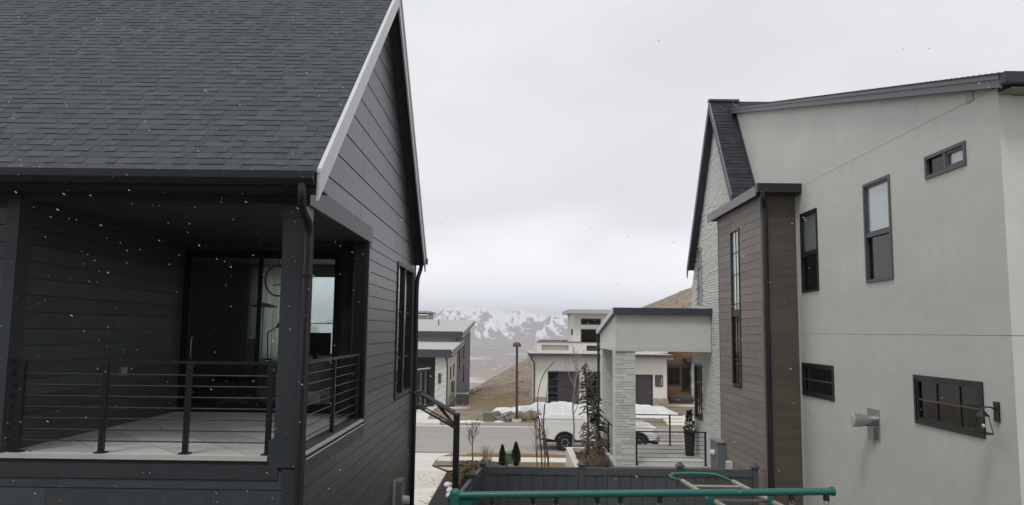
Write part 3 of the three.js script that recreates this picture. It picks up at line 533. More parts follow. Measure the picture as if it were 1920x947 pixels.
  tag(box(scene, 'window_shade', M([0.30, 0.31, 0.30], 0.95), -5.6, -2.95, 6.86, 7.14, 18.2, 18.24), 'rolled shade above the rear window of the room', 'window shade');
  const sh = thing('table_lamp', 'white wide shaded lamp inside left of the desk lamp', 'lamp', [-5.35, 4.15, -15.9]);
  put(sh, 'lamp_shade', new THREE.LatheGeometry([[0.03, 0.06], [0.16, 0.03], [0.3, -0.03], [0.29, -0.035], [0.15, 0.02], [0.03, 0.05]].map(p => new THREE.Vector2(...p)), 26).toNonIndexed(), M([0.7, 0.7, 0.68], 0.8), [-5.35, 6.08, -15.9]);
  put(sh, 'stand', rodG(Q(-5.35, 4.16, 15.9), Q(-5.35, 6.1, 15.9), 0.014), steel); put(sh, 'base', new THREE.CylinderGeometry(0.16, 0.17, 0.03, 20).toNonIndexed(), steel, [-5.35, 4.166, -15.9]);
}

// ---------------------------------------------------------------- pale stucco house on the right
{
  const R = thing('stucco_house', 'pale stucco house with white brick gable and brown clad bay', 'house', [9, 0.4, -18]);
  const X = 6.9, d0 = 10.45, top = d => 9.16 + (d - d0) * 0.268;            // wall top under the shed roof
  const holes = [['lower_window', 16.32, 18.08, 4.18, 4.94], ['large_low_window', 11.15, 13.06, 4.12, 4.94], ['tall_window', 16.95, 17.94, 6.6, 8.5], ['tall_window', 13.6, 14.65, 6.62, 8.57], ['small_window', 11.26, 12.4, 8.22, 8.6]];
  const H = (lo, hi) => holes.filter(h => h[3] >= lo && h[4] <= hi).map(h => rect(h[1], h[2], h[3], h[4]));
  put(R, 'wall_panel', flatG(rect(d0, 23.2, 0.3, 5.616), H(0.3, 5.616), 0.2, mapX(X)), stuccoMat);
  put(R, 'wall_panel', flatG(rect(d0, 23.2, 5.624, 9.17), H(5.62, 9.17), 0.2, mapX(X)), stuccoMat);
  put(R, 'wall_panel', flatG([[d0 + 0.12, 9.178], [23.2, 9.178], [23.2, top(23.2)], [d0 + 0.12, top(d0 + 0.12)]], [], 0.2, mapX(X)), stuccoMat);
  for (const y of [5.62, 9.174]) box(R, 'wall_joint', seamMat, X + 0.007, X + 0.19, y - 0.02, y + 0.02, d0 + 0.13, 23.1);
  // camera-side wall, other walls, floors
  for (const [a, b] of [[0.3, 5.616], [5.624, 9.05]]) box(R, 'wall_panel', stuccoMat, X + 0.2, 15, a, b, d0 + 0.001, d0 + 0.2);
  box(R, 'wall_joint', seamMat, X + 0.2, 14.9, 5.6, 5.64, d0 + 0.01, d0 + 0.19);
  box(R, 'far_wall', stuccoMat, 14.8, 15, 0.3, 9, d0 + 0.2, 27); box(R, 'street_wall', stuccoMat, 6.62, 15, 0.3, 8.6, 26.8, 27);
  box(R, 'upper_floor', darkRoom, X + 0.2, 14.8, 5.4, 5.6, d0 + 0.2, 26.8); box(R, 'room_wall', darkRoom, 9.2, 9.4, 0.4, 9.0, d0 + 0.2, 26.8);
  // --- windows
  holes.forEach(([name, a, b, y0, y1]) => {
    const tallW = name === 'tall_window', near = a < 15;
    const fm = tallW && near || name === 'small_window' ? windowGrey : windowBlack;
    const w = frameX(R, name, fm, X - 0.025, X + 0.1, a, b, y0, y1, 0.055);
    const glaze = (da, db, ya, yb, m, off = 0.03) => box(w, 'pane', m, X + off, X + off + 0.005, ya, yb, da, db);
    if (tallW) {
      const ym = lerp(y0, y1, 0.47);
      box(w, 'sash_rail', fm, X - 0.012, X + 0.06, ym - 0.035, ym + 0.035, a + 0.055, b - 0.055);
      glaze(a + 0.055, b - 0.055, ym + 0.035, y1 - 0.055, pane); glaze(a + 0.055, b - 0.055, y0 + 0.055, ym - 0.035, screenPane, 0.045);
      box(w, 'blind', near ? blindMat : M([0.30, 0.32, 0.31], 0.9), X + 0.045, X + 0.05, ym, y1 - 0.04, a + 0.05, b - 0.05);
      frameX(w, 'sash', fm, X + 0.0, X + 0.03, a + 0.055, b - 0.055, ym + 0.035, y1 - 0.055, 0.035);
    } else if (name === 'small_window') {
      const m = (a + b) / 2; box(w, 'sash_rail', fm, X - 0.012, X + 0.06, y0 + 0.055, y1 - 0.055, m - 0.035, m + 0.035);
      glaze(a + 0.055, m - 0.035, y0 + 0.055, y1 - 0.055, pane); glaze(m + 0.035, b - 0.055, y0 + 0.055, y1 - 0.055, screenPane);
      box(w, 'blind', blindMat, X + 0.045, X + 0.05, y0 + 0.05, y1 - 0.05, a + 0.05, m);
      frameX(w, 'sash', fm, X, X + 0.028, a + 0.055, m - 0.035, y0 + 0.055, y1 - 0.055, 0.045);
    } else {
      frameX(w, 'sash', fm, X - 0.008, X + 0.05, a + 0.055, b - 0.055, y0 + 0.055, y1 - 0.055, 0.05);
      glaze(a + 0.1, b - 0.1, y0 + 0.1, y1 - 0.1, glass([0.5, 0.53, 0.54]));
      const n = 3, ym = (y0 + y1) / 2; for (let i = 1; i < n; i++) { const d = lerp(a, b, i / n); box(w, 'glazing_bar', fm, X + 0.016, X + 0.028, y0 + 0.1, y1 - 0.1, d - 0.011, d + 0.011); }
      box(w, 'glazing_bar', M([0.09, 0.09, 0.09], 0.4), X + 0.006, X + 0.016, ym - 0.012, ym + 0.012, a + 0.1, b - 0.1);
    }
  });
  // things one sees dimly through the large low window: a pale wall and a door inside
  box(R, 'room_partition', plaster, 7.9, 8.0, 0.4, 5.3, 12.7, 13.6); box(R, 'room_partition', plaster, 7.6, 7.7, 0.4, 5.3, 17.2, 17.9);
  // --- roof over the stucco wall
  const RX0 = 6.74, ry = d => top(d) + 0.02;
  put(R, 'main_roof', flatG([[d0 - 0.3, ry(d0 - 0.3)], [23.3, ry(23.3)], [27.3, ry(23.3) - 3.6], [27.3, ry(23.3) - 3.8], [23.3, ry(23.3) - 0.14], [d0 - 0.3, ry(d0 - 0.3) - 0.14]].map(([a, b]) => [a, b + 0.14]), [], 8.4, mapX(RX0 + 0.03)), M([0.05, 0.052, 0.056], 0.9, { map: T.shingle }));
  const bar = (name, mat, a, b, y0, y1, x0, x1) => hex(R, name, mat, [Q(x0, ry(a) + y0, a), Q(x1, ry(a) + y0, a), Q(x1, ry(a) + y1, a), Q(x0, ry(a) + y1, a), Q(x0, ry(b) + y0, b), Q(x1, ry(b) + y0, b), Q(x1, ry(b) + y1, b), Q(x0, ry(b) + y1, b)]);
  const fasc = M([0.175, 0.18, 0.195], 0.5, { map: T.metal });
  const cuts = [d0 - 0.32, 12.35, 14.6, 18.0, 23.3];
  for (let i = 0; i < 4; i++) { bar('rake_board', fasc, cuts[i] + 0.004, cuts[i + 1] - 0.004, -0.03, 0.11, RX0, RX0 + 0.03); bar('rake_cap', fasc, cuts[i] + 0.6 * (i > 0) + 0.004, cuts[i + 1] + 0.6 * (i < 3) - 0.004, 0.085, 0.155, RX0 - 0.03, RX0 + 0.03); }
  for (let c = 0, d = d0 - 0.34; d < 23.1; d += 0.138, c++) {              // shingle courses whose butts notch the roof edge
    const y = 0.15; hex(R, 'shingle_course', roofTones[c % 4], [Q(RX0 - 0.045, ry(d) + y, d), Q(RX0 + 2.2, ry(d) + y, d), Q(RX0 + 2.2, ry(d) + y + 0.03, d), Q(RX0 - 0.045, ry(d) + y + 0.03, d), Q(RX0 - 0.045, ry(d + 0.15) + y, d + 0.15), Q(RX0 + 2.2, ry(d + 0.15) + y, d + 0.15), Q(RX0 + 2.2, ry(d + 0.15) + y + 0.006, d + 0.15), Q(RX0 - 0.045, ry(d + 0.15) + y + 0.006, d + 0.15)]);
  }
  box(R, 'eave_gutter', blackGutter, RX0 - 0.02, 15.2, ry(d0 - 0.3) - 0.0, ry(d0 - 0.3) + 0.15, d0 - 0.45, d0 - 0.31);
  box(R, 'eave_soffit', M([0.3, 0.3, 0.29], 0.8), X, 15.2, 9.06, 9.08, d0 - 0.3, d0 + 0.0);
  const vt = box(R, 'wall_vent', M([0.5, 0.5, 0.48], 0.6), X - 0.02, X, 9.15, 9.3, 11.0, 11.18);
  for (let i = 0; i < 4; i++) box(vt, 'louvre', seamMat, X - 0.026, X - 0.02, 9.165 + i * 0.034, 9.177 + i * 0.034, 11.015, 11.165);
  // --- bay clad in planks
  const B = 6.0, b0 = 18.15, b1 = 22.0, bt = 8.98;
  put(R, 'bay_wall', flatG(rect(b0, b1, 0.3, bt), [rect(19.95, 20.72, 4.22, 8.43)], 0.06, mapX(B + 0.04)), M([0.1, 0.09, 0.08], 0.9));
  box(R, 'bay_wall', M([0.1, 0.09, 0.08], 0.9), B + 0.1, X, 0.3, bt, b0 + 0.04, b0 + 0.1);
  let k = 0;
  for (let y = 0.7; y < bt - 0.05; y += 0.204, k++) {
    const y1 = Math.min(y + 0.198, bt);
    for (const [a, b] of y > 4.05 && y < 8.4 ? [[b0 + 0.06, 19.93], [20.74, b1]] : [[b0 + 0.06, b1]]) { const m = b - a > 3 ? rr(19.4, 21.2) : 0; for (const [p, q] of m ? [[a, m - 0.002], [m + 0.002, b]] : [[a, b]]) lap(R, 'plank', pick(taupe), 'x-', B + 0.04, p, q, y, y1, p, q, 0.036, 0.032); }
    lap(R, 'plank', pick(brown), 'z', b0 + 0.04, B + 0.02, X, y, y + 0.2025, B + 0.02, X, 0.036, 0.0345);
  }
  box(R, 'corner_trim', taupe[1], B - 0.008, B + 0.045, 0.5, bt, b0 - 0.006, b0 + 0.06); box(R, 'corner_trim', taupe[0], B - 0.006, B + 0.05, 0.5, bt, b1 - 0.03, b1 + 0.03);
  box(R, 'corner_trim', M([0.42, 0.41, 0.39], 0.8), X - 0.045, X - 0.006, 0.5, bt, b0 - 0.02, b0 + 0.03);
  const tw = frameX(R, 'bay_window', windowBlack, B - 0.02, B + 0.1, 19.93, 20.74, 4.2, 8.45, 0.06);
  box(tw, 'sash_rail', windowBlack, B - 0.005, B + 0.07, 6.06, 6.24, 19.99, 20.68);
  for (const [ya, yb, bars] of [[4.26, 6.06, [4.9, 5.4]], [6.24, 8.39, [6.4, 7.2, 7.8]]]) {
    box(tw, 'pane', pane, B + 0.03, B + 0.035, ya, yb, 19.99, 20.68); box(tw, 'glazing_bar', windowBlack, B + 0.016, B + 0.03, ya, yb, 20.32, 20.345);
    for (const y of bars) box(tw, 'glazing_bar', windowBlack, B + 0.017, B + 0.029, y, y + 0.022, 19.99, 20.68);
  }
  box(R, 'bay_blind', M([0.82, 0.82, 0.84], 0.9), B + 0.045, B + 0.05, 6.25, 8.5, 19.8, 20.9); box(R, 'bay_inner_wall', darkRoom, B + 0.11, X, 4, 8.6, 21.4, 21.5);
  hex(R, 'bay_roof', M([0.05, 0.052, 0.056], 0.9), [Q(5.86, 8.99, 17.95), Q(6.9, 8.99, 17.95), Q(6.9, 9.26, 17.95), Q(5.86, 9.22, 17.95), Q(5.86, 8.99, 22.55), Q(6.9, 8.99, 22.55), Q(6.9, 9.2, 22.55), Q(5.86, 9.16, 22.55)]);
  box(R, 'bay_fascia', M([0.20, 0.205, 0.215], 0.5, { map: T.metal }), 5.83, 5.858, 8.96, 9.2, 17.98, 22.58);
  box(R, 'bay_gutter', blackGutter, 5.83, 6.9, 9.02, 9.24, 17.82, 17.945);
  const dp = put(R, 'downspout', tubeG([[5.98, 9.05, 17.88], [5.98, 8.92, 17.88], [6.0, 8.8, 17.94], [6.06, 8.7, 18.04], [6.07, 8.55, 18.06], [6.07, 6, 18.06], [6.07, 1, 18.06]], 0.066, 80, 10), blackGutter);
  // --- white brick gable
  const G = 6.4, gA = 23.35, gy = 12.9, gs = 1.52, rise = d => gy - gs * Math.abs(d - gA);
  const bh = [rect(25.6, 26.15, 6.55, 8.5), rect(25.82, 26.74, 2.66, 4.52)];
  put(R, 'gable_wall', flatG([[21.2, 0.3], [27, 0.3], [27, rise(27) - 0.1], [gA, gy - 0.15], [21.2, rise(21.2) - 0.1]], bh, 0.2, mapX(G + 0.02)), mortar);
  const bricks = [];
  const inHole = (a, b, y0, y1) => bh.some(h => b > h[0][0] - 0.02 && a < h[1][0] + 0.02 && y1 > h[0][1] - 0.02 && y0 < h[2][1] + 0.02);
  for (let y = 1.2, r = 0; y < gy - 0.3; y += 0.083, r++) {
    const lo = Math.max(21.2, gA - (gy - 0.12 - y) / gs), hi = Math.min(27.02, gA + (gy - 0.12 - y) / gs); let a = lo - (r % 2 ? rr(0, 0.2) : rr(0, 0.1));
    while (a < hi) { const w = rr(0.2, 0.42), p = Math.max(a, lo), q = Math.min(a + w - 0.012, hi); if (q - p > 0.04 && !inHole(p, q, y, y + 0.072)) { const o = rr(0.004, 0.022), j = rr(-0.006, 0.006), g = hexG([Q(G + 0.02, y + j, p), Q(G - o, y + j, p), Q(G - o * rr(0.6, 1), y + 0.07 + j, p), Q(G + 0.02, y + 0.07 + j, p), Q(G + 0.02, y, q), Q(G - o, y, q), Q(G - o * rr(0.6, 1), y + 0.07, q), Q(G + 0.02, y + 0.07, q)]); g.translate(...g.userData.c); bricks.push(g); } a += w; }
  }
  const bk = put(R, 'gable_bricks', merged(bricks), brickTones[2]); bk.userData = { kind: 'stuff', label: 'small white painted bricks of the gable wall' };
  bh.forEach((h, i) => {
    const w = frameX(R, 'gable_window', i ? windowGrey : M([0.3, 0.31, 0.32], 0.5), G - 0.03, G + 0.1, h[0][0], h[1][0], h[0][1], h[2][1], 0.05);
    box(w, 'pane', i ? pane : paneDim, G + 0.02, G + 0.025, h[0][1] + 0.05, h[2][1] - 0.05, h[0][0] + 0.05, h[1][0] - 0.05);
    for (let n = 1; n < 3; n++) { const y = lerp(h[0][1], h[2][1], n / 3); box(w, 'glazing_bar', windowGrey, G - 0.005, G + 0.019, y, y + 0.03, h[0][0] + 0.05, h[1][0] - 0.05); }
    if (i) box(w, 'glazing_bar', windowGrey, G - 0.004, G + 0.018, h[0][1] + 0.05, h[2][1] - 0.05, 26.26, 26.29); else box(w, 'blind', M([0.8, 0.81, 0.84], 0.9), G + 0.035, G + 0.04, h[0][1] + 0.04, h[2][1] - 0.04, h[0][0] + 0.04, h[1][0] - 0.04);
  });
  box(R, 'lower_sill', brickTones[1], G - 0.05, G + 0.02, 6.4, 6.54, 25.55, 26.2);
  // gable roof: two steep slopes, shingles on the near one
  const GX = 6.14, eN = 21.05, eF = 26.62, RY = d => gy + 0.12 - gs * Math.abs(d - gA), cc = 1 / Math.hypot(1, gs), ss = gs * cc;
  const slope = (n, m, a, b, t0, t1, x0, x1) => hex(R, n, m, [Q(x0, RY(a) + t0, a), Q(x1, RY(a) + t0, a), Q(x1, RY(a) + t1, a), Q(x0, RY(a) + t1, a), Q(x0, RY(b) + t0, b), Q(x1, RY(b) + t0, b), Q(x1, RY(b) + t1, b), Q(x0, RY(b) + t1, b)]);
  const gr = slope('gable_roof', navyTrim, gA, eN, -0.22, 0, GX + 0.03, X + 0.15); slope('gable_roof', navyTrim, gA + 0.001, eF, -0.22, 0, GX + 0.03, X + 3);
  slope('rake_board', navyTrim, gA - 0.001, eN, -0.34, 0.015, GX, GX + 0.028); slope('rake_board', navyTrim, gA + 0.001, eF + 0.1, -0.34, 0.015, GX, GX + 0.028);
  slope('rake_cap', M([0.16, 0.165, 0.18], 0.4), gA - 0.002, eN, 0.0, 0.03, GX - 0.012, GX + 0.03);
  slope('wall_flashing', navyTrim, gA - 0.1, eN, 0.0, 0.11, X - 0.035, X - 0.004);
  box(R, 'ridge_cap', navyTrim, GX - 0.01, X + 0.2, gy + 0.09, gy + 0.16, gA - 0.1, gA + 0.1);
  const L2 = (gA - eN) / cc;
  for (let s = 0, r = 0; s < L2 - 0.1; s += 0.145, r++) {
    let x = GX + 0.03; const P = (q, xx, o) => Q(xx, RY(eN) + q * ss + o * cc, eN + q * cc - o * ss);
    while (x < X - 0.04) { const w = rr(0.14, 0.34), x1 = Math.min(x + w, X - 0.036), t = rr(0.007, 0.02), sa = s + rr(-0.006, 0.006); hex(gr, 'shingle', pick(navyShingle), [P(sa, x, 0), P(sa, x, t), P(s + 0.16, x, 0.004), P(s + 0.16, x, 0), P(sa, x1 - 0.003, 0), P(sa, x1 - 0.003, t), P(s + 0.16, x1 - 0.003, 0.004), P(s + 0.16, x1 - 0.003, 0)]); x = x1; }
  }
}
{ // things fixed to the stucco house
  const v = thing('flue_vent', 'round stainless steel flue vent on the stucco wall', 'vent', [6.9, 3.6, -14.6]);
  box(v, 'wall_plate', steel, 6.885, 6.9, 3.62, 4.2, 14.35, 14.82);
  put(v, 'pipe', new THREE.CylinderGeometry(0.11, 0.11, 0.22, 28).rotateZ(Math.PI / 2).toNonIndexed(), steel, [6.775, 3.98, -14.6]);
  put(v, 'hood', new THREE.CylinderGeometry(0.125, 0.125, 0.15, 28).rotateZ(Math.PI / 2).toNonIndexed(), steel, [6.58, 3.98, -14.6]);
  put(v, 'cap', new THREE.CylinderGeometry(0.105, 0.125, 0.012, 28).rotateZ(Math.PI / 2).toNonIndexed(), M([0.6, 0.6, 0.59], 0.45, { metal: 0.6 }), [6.499, 3.98, -14.6]);
  box(v, 'lower_flap', steel, 6.83, 6.885, 3.63, 3.85, 14.48, 14.72);
  const l = thing('wall_lantern', 'black lantern on the stucco wall beside the large low window', 'lantern', [6.9, 4.2, -10.85]);
  box(l, 'back_plate', blackMetal, 6.87, 6.9, 4.4, 4.68, 10.79, 10.9);
  put(l, 'arm', tubeG([[6.88, 4.56, 10.845], [6.8, 4.6, 10.845], [6.72, 4.6, 10.845], [6.68, 4.56, 10.845]], 0.011, 16), blackMetal);
  const c = [[-1, -1], [1, -1], [1, 1], [-1, 1]], lx = 6.68, ld = 10.845, at2 = (i, r, y) => Q(lx + c[i % 4][0] * r, y, ld + c[i % 4][1] * r);
  for (let i = 0; i < 4; i++) { put(l, 'cage_bar', rodG(at2(i, 0.05, 4.48), at2(i, 0.085, 4.24), 0.007), blackMetal); put(l, 'cage_bar', rodG(at2(i, 0.085, 4.24), at2(i + 1, 0.085, 4.24), 0.007), blackMetal); }
  put(l, 'cap', new THREE.CylinderGeometry(0.02, 0.095, 0.09, 4).rotateY(Math.PI / 4).toNonIndexed(), blackMetal, [lx, 4.52, -ld]); put(l, 'bulb', new THREE.SphereGeometry(0.03, 14, 10).toNonIndexed(), M([0.6, 0.58, 0.52], 0.4), [lx, 4.34, -ld]); box(l, 'base_plate', blackMetal, lx - 0.09, lx + 0.09, 4.225, 4.235, ld - 0.09, ld + 0.09);
  const m = thing('electric_meter', 'grey electric meter cabinet beside the brown bay', 'meter box', [5.9, 1.2, -22.2]);
  box(m, 'cabinet', boxGrey, 5.78, 6.0, 1.5, 2.52, 21.6, 22.4); box(m, 'lid', M([0.22, 0.23, 0.24], 0.5), 5.76, 6.0, 2.521, 2.55, 21.57, 22.43);
  put(m, 'meter_dial', new THREE.CylinderGeometry(0.09, 0.1, 0.13, 20).rotateZ(Math.PI / 2).toNonIndexed(), whitePlastic, [5.71, 2.18, -22.0]);
  put(m, 'conduit', rodG(Q(5.9, 1.5, 22), Q(5.9, 0.4, 22), 0.035, 0.035, 10), boxGrey);
  const u = thing('utility_box', 'small white utility box low on the brown bay', 'utility box', [5.95, 1.6, -20.9]);
  box(u, 'case', whitePlastic, 5.86, 5.99, 1.85, 2.12, 20.85, 21.1); box(u, 'cover', M([0.45, 0.45, 0.44], 0.5), 5.845, 5.859, 1.88, 2.09, 20.88, 21.07); put(u, 'pipe', rodG(Q(5.93, 1.85, 20.95), Q(5.93, 0.4, 20.95), 0.025, 0.025, 8), boxGrey);
}
{ // the house the view is taken from: its wall stands just behind the lens and shades what faces it
  const t = thing('viewer_house', 'dark sided house wall that the view is taken from', 'house', [-3, 1.4, 2]);
  box(t, 'wall', charcoal[2], -15, 3.6, 1.4, 8.6, -0.6, -0.4); box(t, 'side_wall', charcoal[2], 3.4, 3.6, 1.4, 8.6, -9, -0.601); box(t, 'roof', roofTones[1], -15.3, 3.9, 8.601, 8.8, -9.3, -0.1);
}
// ---------------------------------------------------------------- entrance porch
{
  const P = thing('entry_porch', 'entrance porch with pale canopy on white brick columns', 'porch', [4.8, 0.5, -26.5]);
  const x0 = 3.29, x1 = 6.37, a = 24.4, b = 28.95, cy = d => lerp(6.24, 5.56, (d - a) / (b - a));
  const quad = (n, m, xa, xb, da, db, yl, yh) => hex(P, n, m, [Q(xa, yl(da), da), Q(xb, yl(da), da), Q(xb, yh(da), da), Q(xa, yh(da), da), Q(xa, yl(db), db), Q(xb, yl(db), db), Q(xb, yh(db), db), Q(xa, yh(db), db)]);
  quad('canopy_panel', porchMat, x0, x1, a, a + 0.12, () => 5.14, cy); quad('canopy_panel', porchMat, x0, x0 + 0.12, a + 0.121, b, () => 5.14, cy); quad('canopy_panel', porchMat, x0, x1, b - 0.12, b, () => 5.14, cy);
  box(P, 'beam_trim', porchMat, x0 - 0.02, x1, 5.0, 5.138, a - 0.02, a + 0.14); box(P, 'beam_trim', porchMat, x0 - 0.02, x0 + 0.14, 5.0, 5.138, a + 0.141, b + 0.02);
  box(P, 'corner_trim', porchMat, x0 - 0.012, x0 + 0.05, 5.14, 6.2, a - 0.012, a + 0.0); box(P, 'soffit', porchMat, x0 + 0.14, x1, 5.06, 5.1, a + 0.14, b - 0.12);
  quad('canopy_roof', blackGutter, x0 - 0.1, x1 + 0.02, a - 0.12, b + 0.15, cy, d => cy(d) + 0.06);
  quad('roof_edge', navyTrim, x0 - 0.1, x1 + 0.02, a - 0.155, a - 0.122, d => cy(d) - 0.07, d => cy(d) + 0.14);
  quad('roof_edge', greyFascia, x0 - 0.14, x0 - 0.102, a - 0.155, b + 0.15, d => cy(d) - 0.05, d => cy(d) + 0.13);
  quad('roof_sheet', M([0.06, 0.062, 0.068], 0.6), x0 - 0.1, x1, a - 0.12, b + 0.1, d => cy(d) + 0.061, d => cy(d) + 0.1);
  put(P, 'downspout', tubeG([[x0 - 0.12, 5.62, b + 0.05], [x0 - 0.1, 5.5, b + 0.05], [x0 - 0.07, 5.2, b - 0.0], [x0 - 0.07, 3, b - 0.02], [x0 - 0.07, 0.6, b - 0.02]], 0.05, 40, 8), blackGutter);
  // columns of thin painted brick
  for (const [cx0, cx1, da, db] of [[3.27, 3.91, 24.43, 25.05], [3.3, 3.92, 28.25, 28.86]]) {
    const near = da < 26, c = box(P, 'column', mortar, cx0 + 0.02, cx1 - 0.02, 0.5, 5.0, da + 0.02, db - 0.02), far = [];
    for (let y = 1.0, r = 0; y < 4.98; y += 0.084, r++) {
      const face = (p0, p1, mk) => { let p = p0, first = true; while (p < p1 - 0.02) { const w = Math.min(first && r % 2 ? rr(0.1, 0.25) : rr(0.25, 0.48), p1 - p), q = p1 - p - w < 0.08 ? p1 : p + w; mk(p, q - 0.008, rr(0.002, 0.017), y + rr(-0.005, 0.005), Math.min(y + 0.074 + rr(-0.006, 0.004), 4.995)); p = q; first = false; } };
      face(cx0, cx1, (p, q, o, ya, yb) => { const g = [Q(p, ya, da + 0.02), Q(p, ya, da - o), Q(p, yb, da - o * 0.7), Q(p, yb, da + 0.02), Q(q, ya, da + 0.02), Q(q, ya, da - o), Q(q, yb, da - o * 0.7), Q(q, yb, da + 0.02)]; if (near && y > 1.3) hex(c, 'brick', pick(brickTones), g); else { const h = hexG(g); h.translate(...h.userData.c); far.push(h); } });
      face(da, db, (p, q, o, ya, yb) => { const h = hexG([Q(cx0 + 0.02, ya, p), Q(cx0 - o, ya, p), Q(cx0 - o * 0.7, yb, p), Q(cx0 + 0.02, yb, p), Q(cx0 + 0.02, ya, q), Q(cx0 - o, ya, q), Q(cx0 - o * 0.7, yb, q), Q(cx0 + 0.02, yb, q)]); h.translate(...h.userData.c); far.push(h); });
      face(da, db, (p, q, o, ya, yb) => { const h = hexG([Q(cx1 - 0.02, ya, p), Q(cx1 + o, ya, p), Q(cx1 + o * 0.7, yb, p), Q(cx1 - 0.02, yb, p), Q(cx1 - 0.02, ya, q), Q(cx1 + o, ya, q), Q(cx1 + o * 0.7, yb, q), Q(cx1 - 0.02, yb, q)]); h.translate(...h.userData.c); far.push(h); });
    }
    const f = put(c, 'bricks', merged(far), brickTones[1]); f.userData = { kind: 'stuff', label: 'narrow white bricks on the other faces of the column' };
  }
  const fl = box(P, 'floor', M([0.2, 0.2, 0.19], 0.9), 3.25, 6.38, 0.4, 1.34, 24.38, 29.0);
  for (let i = 0; i < 3; i++) for (let j = 0; j < 4; j++) box(fl, 'paver', pick(deckTones), 3.26 + i * 1.04 + 0.003, 3.26 + (i + 1) * 1.04 - 0.003, 1.341, 1.385, 24.39 + j * 1.15 + 0.003, 24.39 + (j + 1) * 1.15 - 0.003);
}
railing('porch_railing', 'black railing across the near edge of the entrance porch', [[3.95, 1.386, 2.42, 24.5], [6.16, 1.386, 2.42, 24.5]], [[[3.93, 2.42, 24.5], [6.2, 2.42, 24.5]]], rodRows([3.93, 24.5], [6.2, 24.5], 1.5, 7, 0.13), [5, 1.386, -24.5]);
railing('porch_railing', 'black railing along the street edge of the entrance porch', [[5.9, 1.386, 2.5, 28.75]], [[[3.93, 2.5, 28.75], [6.38, 2.5, 28.75]]], rodRows([3.93, 28.75], [6.38, 28.75], 1.52, 8, 0.122), [5, 1.386, -28.75]);
railing('porch_railing', 'black railing on the open left side of the porch', [[3.36, 1.386, 2.42, 25.35], [3.36, 1.386, 2.42, 27.0]], [[[3.36, 2.42, 25.1], [3.36, 2.42, 28.2]]], rodRows([3.36, 25.1], [3.36, 28.2], 1.5, 7, 0.13), [3.36, 1.386, -26.6]);
{ // pot with a small evergreen
  const t = thing('potted_evergreen', 'small evergreen in a tall dark pot on the porch', 'potted plant', [6.12, 1.386, -26.5]);
  put(t, 'pot', new THREE.LatheGeometry([[0.0, 0], [0.15, 0], [0.19, 0.76], [0.21, 0.77], [0.21, 0.82], [0.18, 0.82], [0.17, 0.74], [0, 0.74]].map(p => new THREE.Vector2(...p)), 28).toNonIndexed(), M([0.022, 0.024, 0.03], 0.45), [6.12, 1.387, -26.5]);
  const g = []; for (let i = 0; i < 420; i++) { const h = rr(0, 0.78), r = 0.2 * (1 - h / 0.85) + 0.02, a = rr(0, 6.28), q = r * Math.sqrt(rnd()), b = V(6.12 + q * Math.cos(a), 2.12 + h, -26.5 + q * Math.sin(a)); g.push(rodG(b, b.clone().add(V(0.07 * Math.cos(a), rr(0.02, 0.08), 0.07 * Math.sin(a))), 0.016, 0.004, 3)); }
  put(t, 'foliage', merged(g), M([0.035, 0.05, 0.022], 0.9)); put(t, 'stem', rodG(Q(6.12, 2.1, 26.5), Q(6.12, 2.85, 26.5), 0.014, 0.006), M([0.1, 0.07, 0.05], 0.9));
}
